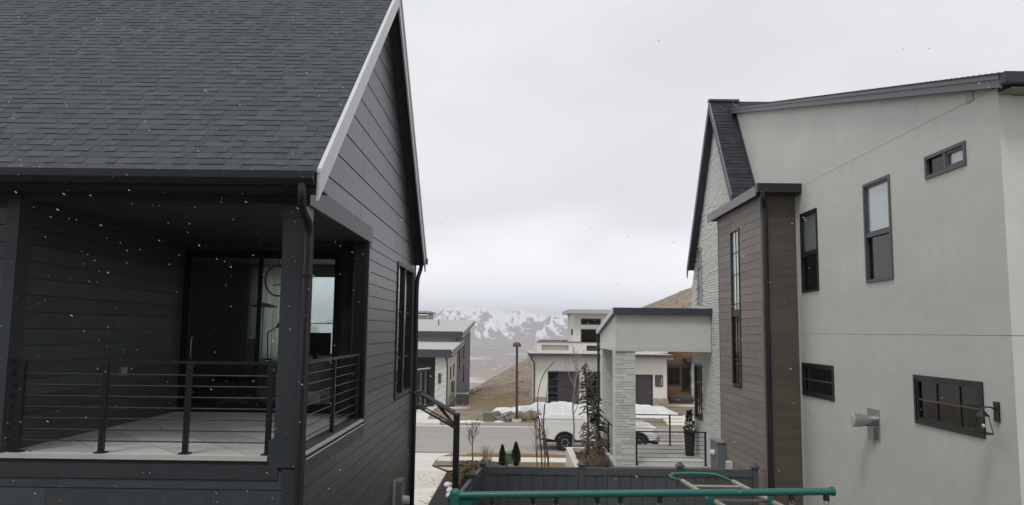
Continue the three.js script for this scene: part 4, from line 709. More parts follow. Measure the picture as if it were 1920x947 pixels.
// ---------------------------------------------------------------- fence
{
  const fx = [-0.73, 1.64, 4.01, 5.8], D = 18.4, TOP = 2.36;
  const post = (t, x, d, y) => { const p = box(t, 'post', fenceTones[1], x - 0.065, x + 0.065, 0.4, y, d - 0.065, d + 0.065); box(p, 'post_collar', fenceTones[1], x - 0.1, x + 0.1, y, y + 0.03, d - 0.1, d + 0.1); put(p, 'post_cap', new THREE.CylinderGeometry(0.03, 0.128, 0.09, 4).rotateY(Math.PI / 4).toNonIndexed(), fenceTones[2], [x, y + 0.075, -d]); };
  const t = thing('vinyl_fence', 'charcoal plank fence between the two houses', 'fence', [2.5, 0.5, -D]);
  fx.forEach(x => post(t, x, D, TOP + 0.05));
  for (let i = 0; i < 3; i++) {
    const a = fx[i] + 0.066, b = fx[i + 1] - 0.066, n = Math.round((b - a) / 0.29), w = (b - a) / n;
    box(t, 'top_rail', fenceTones[2], a, b, TOP - 0.17, TOP, D - 0.04, D + 0.04); box(t, 'bottom_rail', fenceTones[1], a, b, 0.72, 0.88, D - 0.04, D + 0.04);
    box(t, 'backing', charcoalWall, a, b, 0.86, TOP - 0.165, D + 0.013, D + 0.02);
    for (let k = 0; k < n; k++) box(t, 'picket', fenceTones[Math.floor(rnd() * 3)], a + k * w + 0.005, a + (k + 1) * w - 0.005, 0.86, TOP - 0.16, D - 0.016, D + 0.012);
  }
  const s = thing('vinyl_fence', 'charcoal fence return running towards the viewer beside the driveway', 'fence', [-0.9, 0.6, -16]);
  const seg = (xa, da, xb, db) => { // section that runs along the depth
    const n = Math.round((da - db) / 0.29), q = (i) => [lerp(xa, xb, i), lerp(da, db, i)];
    const beam = (y0, y1, nm, m, hw) => { const P = (i, y, o) => { const [x, d] = q(i); return Q(x + o, y, d); }; hex(s, nm, m, [P(0, y0, -hw), P(0, y0, hw), P(0, y1, hw), P(0, y1, -hw), P(1, y0, -hw), P(1, y0, hw), P(1, y1, hw), P(1, y1, -hw)]); };
    beam(TOP - 0.17, TOP, 'top_rail', fenceTones[2], 0.04); beam(0.8, 0.96, 'bottom_rail', fenceTones[1], 0.04);
    for (let k = 0; k < n; k++) { const [x0, e0] = q((k + 0.03) / n), [x1, e1] = q((k + 0.97) / n), P = (x, d, y, o) => Q(x + o, y, d); hex(s, 'picket', fenceTones[Math.floor(rnd() * 3)], [P(x0, e0, 0.94, -0.014), P(x0, e0, 0.94, 0.014), P(x0, e0, TOP - 0.16, 0.014), P(x0, e0, TOP - 0.16, -0.014), P(x1, e1, 0.94, -0.014), P(x1, e1, 0.94, 0.014), P(x1, e1, TOP - 0.16, 0.014), P(x1, e1, TOP - 0.16, -0.014)]); }
  };
  post(s, -0.91, 17.0, TOP + 0.05); post(s, -1.15, 14.6, TOP + 0.05);
  seg(-0.745, 18.33, -0.9, 17.07); seg(-0.917, 16.93, -1.14, 14.67);
}
// ---------------------------------------------------------------- swing set and monkey bars
{
  const D = 8, yb = x => lerp(3.89, 3.98, (x + 0.58) / 3.87);
  const t = thing('swing_set', 'green metal swing set beam with chains and monkey bars in front', 'swing set', [1.3, 1.5, -D]);
  put(t, 'top_beam', rodG(Q(-0.6, yb(-0.6), D), Q(3.32, yb(3.32), D), 0.038, 0.038, 20), greenMetal);
  const ec = put(t, 'beam_end_cap', new THREE.CylinderGeometry(0.047, 0.047, 0.03, 20).rotateZ(Math.PI / 2).toNonIndexed(), greenMetal, [3.33, yb(3.33), -D]);
  put(t, 'corner_joint', new THREE.LatheGeometry([[0, 0.36], [0.03, 0.355], [0.05, 0.335], [0.054, 0.31], [0.054, 0]].map(p => new THREE.Vector2(...p)), 20).toNonIndexed(), greenMetal, [-0.6, 3.6, -D]);
  hex(t, 'gusset', greenMetal, [Q(-0.58, 3.86, D - 0.012), Q(-0.36, 3.87, D - 0.012), Q(-0.5, 3.74, D - 0.012), Q(-0.58, 3.7, D - 0.012), Q(-0.58, 3.86, D + 0.012), Q(-0.36, 3.87, D + 0.012), Q(-0.5, 3.74, D + 0.012), Q(-0.58, 3.7, D + 0.012)]);
  for (const s of [-1, 1]) { put(t, 'leg', rodG(Q(-0.6, 3.68, D + s * 0.02), Q(-0.75, yard(D + s * 1.1) - 0.05, D + s * 1.1), 0.04, 0.04, 14), greenMetal); put(t, 'leg', rodG(Q(2.35 + s * 0.35, 3.83, 5.3), Q(2.35 + s * 0.42, 1.45, 5.1), 0.035, 0.035, 14), tanMetal); }
  [-0.22, 0.21, 0.45, 0.88, 1.12, 1.53, 2.9, 3.26].forEach(x => { const y = yb(x) - 0.043; const h = box(t, 'hanger', blackMetal, x - 0.022, x + 0.022, y - 0.05, y + 0.01, D - 0.03, D + 0.03); put(h, 'hook', new THREE.TorusGeometry(0.025, 0.006, 8, 16).toNonIndexed(), steel, [x, y - 0.07, -D]); const links = []; for (let i = 0; i < 42; i++) { const l = new THREE.TorusGeometry(0.016, 0.0035, 5, 9).scale(0.7, 1.45, 1); if (i % 2) l.rotateY(Math.PI / 2); l.translate(x, y - 0.11 - i * 0.036, -D); links.push(l.toNonIndexed()); } put(h, 'chain', merged(links), steel); });
  for (const [a, b] of [[-0.22, 0.21], [0.45, 0.88], [1.12, 1.53], [2.9, 3.26]]) { const y = yb((a + b) / 2) - 1.66; put(t, 'swing_seat', tubeG([[a, y + 0.03, D], [lerp(a, b, 0.3), y - 0.03, D], [lerp(a, b, 0.7), y - 0.03, D], [b, y + 0.03, D]], 0.03, 14, 8), rubber); }
  const Y = 3.86, rx = (s, d) => (s ? 2.6 : 2.0) + (9.05 - d) * 0.1;
  for (const s of [0, 1]) put(t, 'ladder_rail', rodG(Q(rx(s, 9.05), Y, 9.05), Q(rx(s, 5.2), Y, 5.2), 0.03, 0.03, 14), tanMetal);
  for (let d = 8.78; d > 5.3; d -= 0.36) put(t, 'rung', rodG(Q(rx(0, d), Y, d), Q(rx(1, d), Y, d), 0.017, 0.017, 12), tanMetal);
  put(t, 'end_handle', tubeG([[2.0, Y, 9.03], [1.95, Y + 0.01, 9.1], [1.88, Y + 0.025, 9.16], [1.93, Y + 0.04, 9.26], [2.1, Y + 0.045, 9.3], [2.3, Y + 0.045, 9.3], [2.45, Y + 0.04, 9.27], [2.6, Y, 9.06]], 0.02, 50, 10), greenMetal);
  for (const x of [2.06, 2.68]) hex(t, 'bracket', greenMetal, [Q(x - 0.03, 3.93, 7.97), Q(x + 0.03, 3.93, 7.97), Q(x + 0.06, 3.74, 7.97), Q(x - 0.06, 3.74, 7.97), Q(x - 0.03, 3.93, 7.985), Q(x + 0.03, 3.93, 7.985), Q(x + 0.06, 3.74, 7.985), Q(x - 0.06, 3.74, 7.985)]);
}

// ---------------------------------------------------------------- basketball hoop
{
  const t = thing('basketball_hoop', 'black basketball hoop on a square pole beside the driveway', 'basketball hoop', [-1.57, 0.4, -21]);
  const bm = M([0.02, 0.021, 0.023], 0.4);
  box(t, 'pole', bm, -1.655, -1.49, 0.42, 3.32, 20.92, 21.08); box(t, 'pole_cap', bm, -1.66, -1.485, 3.321, 3.335, 20.915, 21.085); box(t, 'base_plate', bm, -1.75, -1.4, 0.42, 0.45, 20.85, 21.2);
  const arm = (n, a, b, w, h, m = bm) => { const d = b.clone().sub(a), L = d.length(), q = new THREE.Quaternion().setFromUnitVectors(V(1, 0, 0), d.normalize()); const e = put(t, n, boxG(L, h, w), m, [(a.x + b.x) / 2, (a.y + b.y) / 2, (a.z + b.z) / 2]); e.quaternion.copy(q); return [e, L]; };
  let low;
  for (const o of [-0.1, 0.1]) { arm('upper_arm', Q(-1.54, 3.27, 21 + o), Q(-2.62, 3.83, 21.33 + o), 0.05, 0.1); const r = arm('lower_arm', Q(-1.56, 2.93, 21 + o), Q(-2.66, 3.47, 21.33 + o), 0.05, 0.1); if (o < 0) low = r; }
  arm('strut', Q(-1.6, 2.96, 21), Q(-2.12, 3.53, 21.17), 0.06, 0.07); arm('cross_brace', Q(-2.05, 3.54, 21.03), Q(-2.05, 3.54, 21.29), 0.04, 0.05, steel); arm('cross_brace', Q(-2.1, 3.2, 21.03), Q(-2.1, 3.2, 21.29), 0.04, 0.05, steel); arm('cross_brace', Q(-1.6, 3.33, 20.88), Q(-1.6, 3.33, 21.12), 0.05, 0.03, steel);
  { // white lettering on the lower arm
    const c = document.createElement('canvas'); c.width = 512; c.height = 64; const k = c.getContext('2d'); k.fillStyle = '#101113'; k.fillRect(0, 0, 512, 64); k.fillStyle = '#c9c9c5'; k.fillRect(8, 6, 118, 52); k.font = 'bold 48px sans-serif'; k.textBaseline = 'middle'; k.fillStyle = '#101113'; k.fillText('ONE', 16, 34, 102); k.fillStyle = '#d2d2ce'; k.fillText('SERIOUS', 140, 34, 205); k.fillText('HOOP', 362, 34, 140);
    const tx = new THREE.CanvasTexture(c); tx.colorSpace = THREE.SRGBColorSpace;
    const pl = new THREE.PlaneGeometry(0.72, 0.085), s = new THREE.Mesh(pl, M([1, 1, 1], 0.6, { map: tx })); s.name = 'lettering'; s.position.set(0.06, 0, 0.0275); s.rotation.z = Math.PI; low[0].add(s);
    const dir = Q(-2.66, 3.47, 21.23).sub(Q(-1.56, 2.93, 20.9)); if (dir.x < 0) { /* arm runs to the left: lettering turned upright above */ }
  }
  const U = V(0.24, 0, -0.97).normalize(), N = V(-0.97, 0, -0.24).normalize(), C = Q(-2.72, 3.92, 21.4), BP = (u, v, n) => C.clone().addScaledVector(U, u).addScaledVector(N, n).add(V(0, v, 0));
  const slabB = (nm, m, u0, u1, v0, v1, n0, n1, par = t) => hex(par, nm, m, [BP(u0, v0, n0), BP(u1, v0, n0), BP(u1, v1, n0), BP(u0, v1, n0), BP(u0, v0, n1), BP(u1, v0, n1), BP(u1, v1, n1), BP(u0, v1, n1)]);
  const bd = slabB('backboard', glass([0.8, 0.85, 0.86]), -0.87, 0.87, -0.5, 0.5, 0.02, 0.032);
  for (const [u0, u1, v0, v1] of [[-0.92, -0.86, -0.55, 0.55], [0.86, 0.92, -0.55, 0.55], [-0.86, 0.86, 0.49, 0.55], [-0.86, 0.86, -0.55, -0.49]]) slabB('board_frame', bm, u0, u1, v0, v1, -0.02, 0.05, bd);
  for (const u of [-0.3, 0.3]) slabB('support_bar', bm, u - 0.035, u + 0.035, -0.49, 0.49, -0.08, -0.021); slabB('support_bar', bm, -0.26, 0.26, -0.1, -0.03, -0.08, -0.021); slabB('support_bar', bm, -0.26, 0.26, -0.47, -0.4, -0.08, -0.021);
  slabB('top_pad', greyFascia, -0.94, 0.94, 0.551, 0.575, -0.025, 0.055); slabB('sticker', M([0.4, 0.03, 0.04], 0.6), -0.62, -0.45, -0.44, -0.26, -0.026, -0.022);
  const rim = put(t, 'rim', new THREE.TorusGeometry(0.23, 0.01, 8, 32).rotateX(Math.PI / 2).toNonIndexed(), M([0.55, 0.1, 0.02], 0.5), BP(0, -0.42, 0.32).toArray());
}
// ---------------------------------------------------------------- pickup truck
{
  const ox = 1.18, D = 36.0, W = 1.92, t = thing('pickup_truck', 'white pickup truck parked along the near kerb', 'truck', [4, 0, -D - 0.95]);
  const white = new THREE.MeshPhysicalMaterial({ color: new THREE.Color().setRGB(0.76, 0.765, 0.76), roughness: 0.35, clearcoat: 0.6, clearcoatRoughness: 0.15 }), dark = M([0.03, 0.03, 0.032], 0.7), chrome = M([0.5, 0.5, 0.5], 0.25, { metal: 0.9 });
  const arc = (cx, cy, r, a0, a1, n = 16) => Array.from({ length: n + 1 }, (_, i) => { const a = lerp(a0, a1, i / n); return [cx + r * Math.cos(a), cy + r * Math.sin(a)]; });
  const ext = (pts, d0, w, bev) => { const s = new THREE.Shape(pts.map(p => new THREE.Vector2(...p))), g = new THREE.ExtrudeGeometry(s, { depth: w - 2 * bev, bevelEnabled: true, bevelSize: bev, bevelThickness: bev, bevelOffset: -bev, bevelSegments: 3 }); g.translate(ox, 0, -(d0 + w) + bev); return metreUV(g.toNonIndexed()); };
  const rw = 1.25, fw = 4.74, wy = 0.4, ar = 0.5;
  const a0 = Math.asin((0.5 - wy) / ar);
  put(t, 'bed', ext([[0.08, 0.62], [rw - Math.cos(a0) * ar, 0.5], ...arc(rw, wy, ar, Math.PI - a0, a0).slice(1), [2.12, 0.5], [2.12, 1.46], [0.03, 1.46], [0.05, 1.2]], D, W, 0.05), white);
  put(t, 'cab', ext([[2.14, 0.46], [fw - Math.cos(a0) * ar - 0.06, 0.46], [fw - Math.cos(a0) * ar - 0.06, 1.24], [4.35, 1.27], [2.14, 1.27]], D, W, 0.05), white);
  put(t, 'hood', ext([[fw - Math.cos(a0) * ar - 0.055, 0.5], ...arc(fw, wy, ar, Math.PI - a0, a0).slice(1), [5.55, 0.56], [5.64, 0.72], [5.66, 0.98], [5.58, 1.12], [5.2, 1.24], [4.36, 1.31], [fw - Math.cos(a0) * ar - 0.055, 1.3]], D, W, 0.06), white);
  put(t, 'roof', ext([[2.2, 1.27], [2.3, 1.84], [2.5, 1.9], [3.6, 1.9], [3.78, 1.86], [4.4, 1.27]], D + 0.1, W - 0.2, 0.06), white);
  const win = glass([0.1, 0.11, 0.12]);
  for (const [a, b, c2, d2] of [[2.4, 2.95, 2.48, 2.95], [3.03, 4.12, 3.03, 3.66]]) hex(t, 'side_window', win, [Q(ox + a, 1.33, D + 0.09), Q(ox + b, 1.33, D + 0.09), Q(ox + d2, 1.8, D + 0.09), Q(ox + c2, 1.8, D + 0.09), Q(ox + a, 1.33, D + 0.105), Q(ox + b, 1.33, D + 0.105), Q(ox + d2, 1.8, D + 0.105), Q(ox + c2, 1.8, D + 0.105)]);
  hex(t, 'windscreen', win, [Q(ox + 4.43, 1.29, D + 0.22), Q(ox + 3.83, 1.83, D + 0.24), Q(ox + 3.81, 1.83, D + 0.24), Q(ox + 4.41, 1.29, D + 0.22), Q(ox + 4.43, 1.29, D + 1.7), Q(ox + 3.83, 1.83, D + 1.68), Q(ox + 3.81, 1.83, D + 1.68), Q(ox + 4.41, 1.29, D + 1.7)]);
  box(t, 'bed_rail', M([0.5, 0.5, 0.5], 0.5), ox + 0.02, ox + 2.13, 1.461, 1.5, D + 0.0, D + 0.12);
  box(t, 'body_line', M([0.5, 0.51, 0.51], 0.4), ox + 0.1, ox + 2.08, 1.26, 1.275, D - 0.004, D + 0.02);
  const fd = box(t, 'fuel_door', white, ox + 1.12, ox + 1.32, 1.28, 1.44, D - 0.008, D + 0.012);
  box(t, 'rear_bumper', chrome, ox - 0.1, ox + 0.06, 0.52, 0.72, D + 0.06, D + W - 0.06); box(t, 'tail_light', M([0.3, 0.02, 0.02], 0.3), ox + 0.01, ox + 0.07, 0.9, 1.3, D - 0.006, D + 0.12); box(t, 'hitch', dark, ox + 0.1, ox + 0.75, 0.45, 0.5, D + 0.4, D + 0.5);
  box(t, 'front_bumper', chrome, ox + 5.5, ox + 5.74, 0.5, 0.72, D + 0.05, D + W - 0.05); box(t, 'head_light', glass([0.8, 0.8, 0.78]), ox + 5.42, ox + 5.655, 0.86, 1.06, D - 0.004, D + 0.3); box(t, 'air_dam', dark, ox + 5.4, ox + 5.68, 0.36, 0.5, D + 0.1, D + W - 0.1);
  box(t, 'door_handle', chrome, ox + 2.6, ox + 2.78, 1.08, 1.12, D - 0.012, D + 0.002); box(t, 'mirror', dark, ox + 3.98, ox + 4.1, 1.3, 1.5, D - 0.2, D - 0.02); box(t, 'mirror_arm', dark, ox + 4.0, ox + 4.06, 1.3, 1.34, D - 0.03, D + 0.1); box(t, 'under_body', dark, ox + 0.3, ox + 5.4, 0.36, 0.56, D + 0.35, D + W - 0.35);
  for (const [wx, d] of [[rw, D + 0.13], [fw, D + 0.13], [rw, D + W - 0.13], [fw, D + W - 0.13]]) {
    const near = d < D + 0.5;
    const ty = put(t, 'wheel', new THREE.LatheGeometry([[0.24, -0.1], [0.33, -0.125], [0.385, -0.11], [0.4, -0.06], [0.4, 0.06], [0.385, 0.11], [0.33, 0.125], [0.24, 0.1]].map(p => new THREE.Vector2(...p)), 40).rotateX(Math.PI / 2).toNonIndexed(), rubber, [ox + wx, wy, -d]);
    const rs = new THREE.Shape().absarc(0, 0, 0.245, 0, 6.2832, false); for (let i = 0; i < 8; i++) { const a = i * 0.7854; rs.holes.push(new THREE.Path().absarc(0.165 * Math.cos(a), 0.165 * Math.sin(a), 0.034, 0, 6.2832, true)); }
    const rg = new THREE.ExtrudeGeometry(rs, { depth: 0.03, bevelEnabled: true, bevelSize: 0.008, bevelThickness: 0.008, bevelSegments: 2, curveSegments: 20 }).toNonIndexed();
    put(ty, 'rim', rg, M([0.55, 0.55, 0.55], 0.4), [ox + wx, wy, -d + (near ? 0.085 : -0.08)]); put(ty, 'hub', new THREE.CylinderGeometry(0.06, 0.07, 0.05, 20).rotateX(Math.PI / 2).toNonIndexed(), dark, [ox + wx, wy, -d + (near ? 0.11 : -0.1)]); put(ty, 'inner_disc', new THREE.CylinderGeometry(0.25, 0.25, 0.02, 28).rotateX(Math.PI / 2).toNonIndexed(), dark, [ox + wx, wy, -d]);
    if (near) { const s = new THREE.Shape(arc(wx, wy, ar + 0.005, Math.PI - a0, a0).concat(arc(wx, wy, ar - 0.05, a0 + 0.06, Math.PI - a0 - 0.06)).map(p => new THREE.Vector2(...p))), g = new THREE.ExtrudeGeometry(s, { depth: 0.5, bevelEnabled: false }); g.translate(ox, 0, -D - 0.498); put(t, 'wheel_arch', g.toNonIndexed(), dark); box(t, 'wheel_well', dark, ox + wx - 0.46, ox + wx + 0.46, 0.45, 0.86, D + 0.5, D + 0.52); }
  }
}
// ---------------------------------------------------------------- street lamp and utility boxes
{
  const bz = M([0.055, 0.045, 0.05], 0.5, { map: T.metal }), t = thing('street_lamp', 'dark bronze street lamp with a single hooded head', 'street lamp', [0.19, 0.1, -46.2]);
  put(t, 'footing', new THREE.CylinderGeometry(0.3, 0.32, 0.3, 24).toNonIndexed(), concreteTones[0], [0.19, 0.14, -46.2]); box(t, 'base_plate', bz, 0.05, 0.33, 0.291, 0.33, 46.06, 46.34);
  put(t, 'pole', rodG(Q(0.19, 0.33, 46.2), Q(0.15, 4.72, 46.2), 0.085, 0.07, 12), bz);
  put(t, 'lamp_head', new THREE.LatheGeometry([[0, 0.27], [0.12, 0.265], [0.2, 0.22], [0.26, 0.1], [0.265, 0.0], [0.24, 0.0], [0.0, 0.03]].map(p => new THREE.Vector2(...p)), 24).toNonIndexed(), bz, [0.15, 4.66, -46.2]);
  put(t, 'lens', new THREE.CylinderGeometry(0.2, 0.18, 0.03, 20).toNonIndexed(), whitePlastic, [0.15, 4.65, -46.2]);
  const gm = M([0.14, 0.16, 0.115], 0.6, { map: T.metal });
  const ub = (label, x, d, w, h, l) => { const y = groundY(x, d), u = thing('utility_cabinet', label, 'utility cabinet', [x, y, -d]); box(u, 'pad', concreteTones[0], x - w / 2 - 0.06, x + w / 2 + 0.06, y - 0.06, y + 0.05, d - l / 2 - 0.06, d + l / 2 + 0.06); box(u, 'cabinet', gm, x - w / 2, x + w / 2, y + 0.051, y + h - 0.05, d - l / 2, d + l / 2); hex(u, 'lid', gm, [Q(x - w / 2 - 0.02, y + h - 0.049, d - l / 2 - 0.02), Q(x + w / 2 + 0.02, y + h - 0.049, d - l / 2 - 0.02), Q(x + w / 2 - 0.02, y + h, d - l / 2 + 0.04), Q(x - w / 2 + 0.02, y + h, d - l / 2 + 0.04), Q(x - w / 2 - 0.02, y + h - 0.049, d + l / 2 + 0.02), Q(x + w / 2 + 0.02, y + h - 0.049, d + l / 2 + 0.02), Q(x + w / 2 - 0.02, y + h, d + l / 2 - 0.04), Q(x - w / 2 + 0.02, y + h, d + l / 2 - 0.04)]); };
  ub('green utility cabinet across the street left of the street lamp', -1.52, 46, 0.66, 0.6, 0.55); ub('green utility cabinet behind the two small arborvitae', -0.3, 31.2, 0.55, 0.52, 0.45);
}
// ---------------------------------------------------------------- beige house across the street
{
  const H = thing('beige_house', 'beige modern house across the street with two dark garage doors', 'house', [6, 0.6, -53]);
  const D = 50, grey = M([0.36, 0.36, 0.38], 0.5, { map: T.metal }), drk = M([0.06, 0.06, 0.068], 0.5), door = M([0.052, 0.047, 0.052], 0.5), stone = shades([0.42, 0.36, 0.26], [0.85, 1, 1.15], c => M(c, 0.9, { map: T.stucco }));
  const dh = [rect(2.26, 4.27, 0.4, 2.97), rect(4.8, 6.95, 0.4, 2.97), rect(8.04, 9.15, 0.4, 2.83)];
  put(H, 'front_wall', flatG([[1.37, 0.3], [10.1, 0.3], [10.1, 3.9], [1.37, 3.9]], dh, 0.2, mapZ(D + 0.2)), beigeWall);
  box(H, 'side_wall', beigeWall, 1.37, 1.57, 0.3, 3.9, D + 0.2, 58); box(H, 'side_wall', beigeWall, 9.9, 10.1, 0.3, 3.9, D + 0.2, 58);
  [[2.26, 4.27], [4.8, 6.95]].forEach(([a, b]) => {
    const g = box(H, 'garage_door', drk, a, b, 0.4, 2.97, D + 0.13, D + 0.17);
    for (let r = 0; r < 5; r++) for (let c = 0; c < 3; c++) { const y0 = 0.6 + r * 0.47, x0 = lerp(a, b, c / 3), x1 = lerp(a, b, (c + 1) / 3); if (c === 0) box(g, 'pane', win2, x0 + 0.06, x1 - 0.04, y0 + 0.04, y0 + 0.43, D + 0.11, D + 0.125); else box(g, 'panel', door, x0 + 0.02, x1 - 0.02, y0 + 0.015, y0 + 0.455, D + 0.105, D + 0.13); }
    frameZ(g, 'door_frame', drk, a - 0.03, b + 0.03, 0.4, 3.0, D - 0.03, D + 0.02, 0.05);
  });
  const md = box(H, 'door', door, 8.06, 9.13, 0.7, 2.81, D + 0.1, D + 0.15); box(md, 'handle', steel, 9.0, 9.04, 1.6, 1.75, D + 0.06, D + 0.1); frameZ(md, 'door_frame', drk, 8.02, 9.17, 0.7, 2.85, D - 0.02, D + 0.03, 0.05);
  const nb = box(H, 'number_board', drk, 9.31, 9.83, 2.07, 2.83, D - 0.05, D); for (let i = 0; i < 3; i++) box(nb, 'numeral', whitePlastic, 9.7, 9.76, 2.2 + i * 0.16, 2.28 + i * 0.16, D - 0.058, D - 0.05);
  for (const [a, b] of [[1.3, 2.2], [9.2, 10.16]]) for (let r = 0; r < 5; r++) { let x = a; while (x < b - 0.05) { const w = Math.min(rr(0.18, 0.42), b - x); box(H, 'stone', pick(stone), x + 0.008, x + w - 0.008, 0.5 + r * 0.165, 0.5 + r * 0.165 + 0.152, D - 0.07 - rr(0, 0.03), D); x += w; } }
  const rf = box(H, 'low_roof', M([0.42, 0.42, 0.43], 0.7), 0.98, 10.5, 4.08, 4.16, D - 0.55, 58.2); box(rf, 'gutter', drk, 0.88, 10.56, 4.02, 4.17, D - 0.68, D - 0.56); box(rf, 'fascia', grey, 1.0, 10.45, 3.86, 4.04, D - 0.5, D - 0.44); box(rf, 'fascia', grey, 1.0, 1.06, 3.86, 4.07, D - 0.43, 58); box(rf, 'soffit', grey, 1.06, 10.45, 3.9, 3.93, D - 0.43, D);
  put(H, 'downspout', tubeG([[1.12, 4.02, D - 0.58], [1.12, 3.8, D - 0.5], [1.3, 3.6, D - 0.1], [1.32, 3.3, D - 0.07], [1.32, 0.5, D - 0.07]], 0.05, 30, 8), drk);
  const pr = put(H, 'parapet', flatG(rect(1.5, 9.3, 4.17, 4.9), [rect(1.82, 3.62, 4.34, 4.72), rect(4.82, 8.6, 4.34, 4.7)], 0.18, mapZ(D + 0.5)), beigeWall); box(pr, 'coping', drk, 1.46, 9.35, 4.901, 4.95, D + 0.28, D + 0.54); box(pr, 'inset', M([0.5, 0.49, 0.45], 0.9), 1.8, 3.64, 4.32, 4.74, D + 0.5, D + 0.55); box(pr, 'slot', drk, 4.8, 8.62, 4.32, 4.72, D + 0.5, D + 0.55);
  box(H, 'parapet_side', beigeWall, 1.5, 1.68, 4.17, 4.9, D + 0.5, 57); box(H, 'roof_hatch', drk, 1.7, 3.6, 4.97, 5.03, D + 1.2, D + 2);
  const T0 = 54, th = [rect(4.75, 6.2, 6.12, 6.57), rect(6.42, 8.0, 6.12, 6.57), rect(4.75, 7.6, 4.75, 5.82), rect(8.7, 10.3, 4.3, 5.0)];
  put(H, 'tower_wall', flatG(rect(4.22, 11, 4.16, 6.95), th, 0.2, mapZ(T0 + 0.2)), beigeWall); box(H, 'tower_side', beigeWall, 4.22, 4.42, 4.16, 6.95, T0 + 0.2, 60); box(H, 'tower_back', darkRoom, 4.42, 11, 4.17, 6.94, 57, 57.2); box(H, 'tower_side', beigeWall, 10.8, 11, 4.17, 6.94, T0 + 0.2, 57);
  th.forEach(h => { const w = frameZ(H, 'tower_window', drk, h[0][0], h[1][0], h[0][1], h[2][1], T0 + 0.0, T0 + 0.1, 0.07); box(w, 'pane', win2, h[0][0] + 0.07, h[1][0] - 0.07, h[0][1] + 0.07, h[2][1] - 0.07, T0 + 0.04, T0 + 0.05); });
  const tr = box(H, 'tower_roof', grey, 3.85, 11.6, 7.02, 7.2, 53.3, 60.3); for (const [a, b] of [[3.83, 4.98], [5.0, 8], [8.02, 11.62]]) box(tr, 'fascia', M([0.44, 0.45, 0.47], 0.5), a, b, 6.92, 7.19, 53.27, 53.298); box(tr, 'fascia', grey, 3.82, 3.848, 6.92, 7.19, 53.3, 60.3); box(tr, 'soffit', M([0.4, 0.4, 0.38], 0.8), 3.86, 11.5, 6.955, 6.99, 53.3, 60.2);
  const sc = box(H, 'wall_sconce', drk, 4.1, 4.215, 5.35, 5.8, T0 + 0.5, T0 + 0.62);
}
{ // timber clad house beside it
  const H = thing('timber_house', 'wood clad house front seen behind the porch railing', 'house', [12, 0.6, -56]);
  const D = 56, wd = shades([0.27, 0.145, 0.085], [0.85, 1, 1.15], c => M(c, 0.7, { map: T.wood })), drk = M([0.05, 0.045, 0.045], 0.5);
  box(H, 'wall', drk, 10.4, 15, 0.3, 6, D + 0.03, D + 0.2);
  for (let y = 0.4; y < 5.9; y += 0.17) for (const [a, b] of y > 1.6 && y < 3.12 ? [[10.4, 11.36], [12.3, 12.38], [13.02, 15]] : [[10.4, 15]]) lap(H, 'plank', pick(wd), 'z', D + 0.03, a, b, y, y + 0.165, a, b, 0.025, 0.02);
  const w1 = frameZ(H, 'window', drk, 11.36, 12.3, 1.76, 3.12, D - 0.04, D + 0.03, 0.06); box(w1, 'pane', win2, 11.42, 12.24, 1.82, 3.06, D - 0.01, D); box(w1, 'shade', M([0.5, 0.5, 0.48], 0.9), 11.42, 12.24, 2.2, 2.3, D + 0.005, D + 0.02);
  const w2 = frameZ(H, 'window', drk, 12.38, 13.02, 1.3, 3.12, D - 0.04, D + 0.03, 0.06); box(w2, 'pane', win2, 12.44, 12.96, 1.36, 3.06, D - 0.01, D);
  for (let y = 0.4, r = 0; y < 3.6; y += 0.2, r++) box(H, 'stone', brickTones[r % 4], 13.08 + rr(-0.03, 0.03), 13.6, y, y + 0.19, D - 0.25 - rr(0, 0.04), D);
  box(H, 'canopy', drk, 12.5, 13.9, 3.55, 3.75, D - 1.2, D); box(H, 'entry_step', M([0.07, 0.065, 0.06], 0.9), 11.3, 14, 0.4, 1.0, D - 1.5, D - 0.3); box(H, 'planter_edge', M([0.06, 0.05, 0.05], 0.9), 11.0, 14.5, 0.6, 0.95, D - 2.6, D - 2.4); box(H, 'roof', drk, 10.2, 15.4, 5.95, 6.15, D - 0.6, D + 6);
}
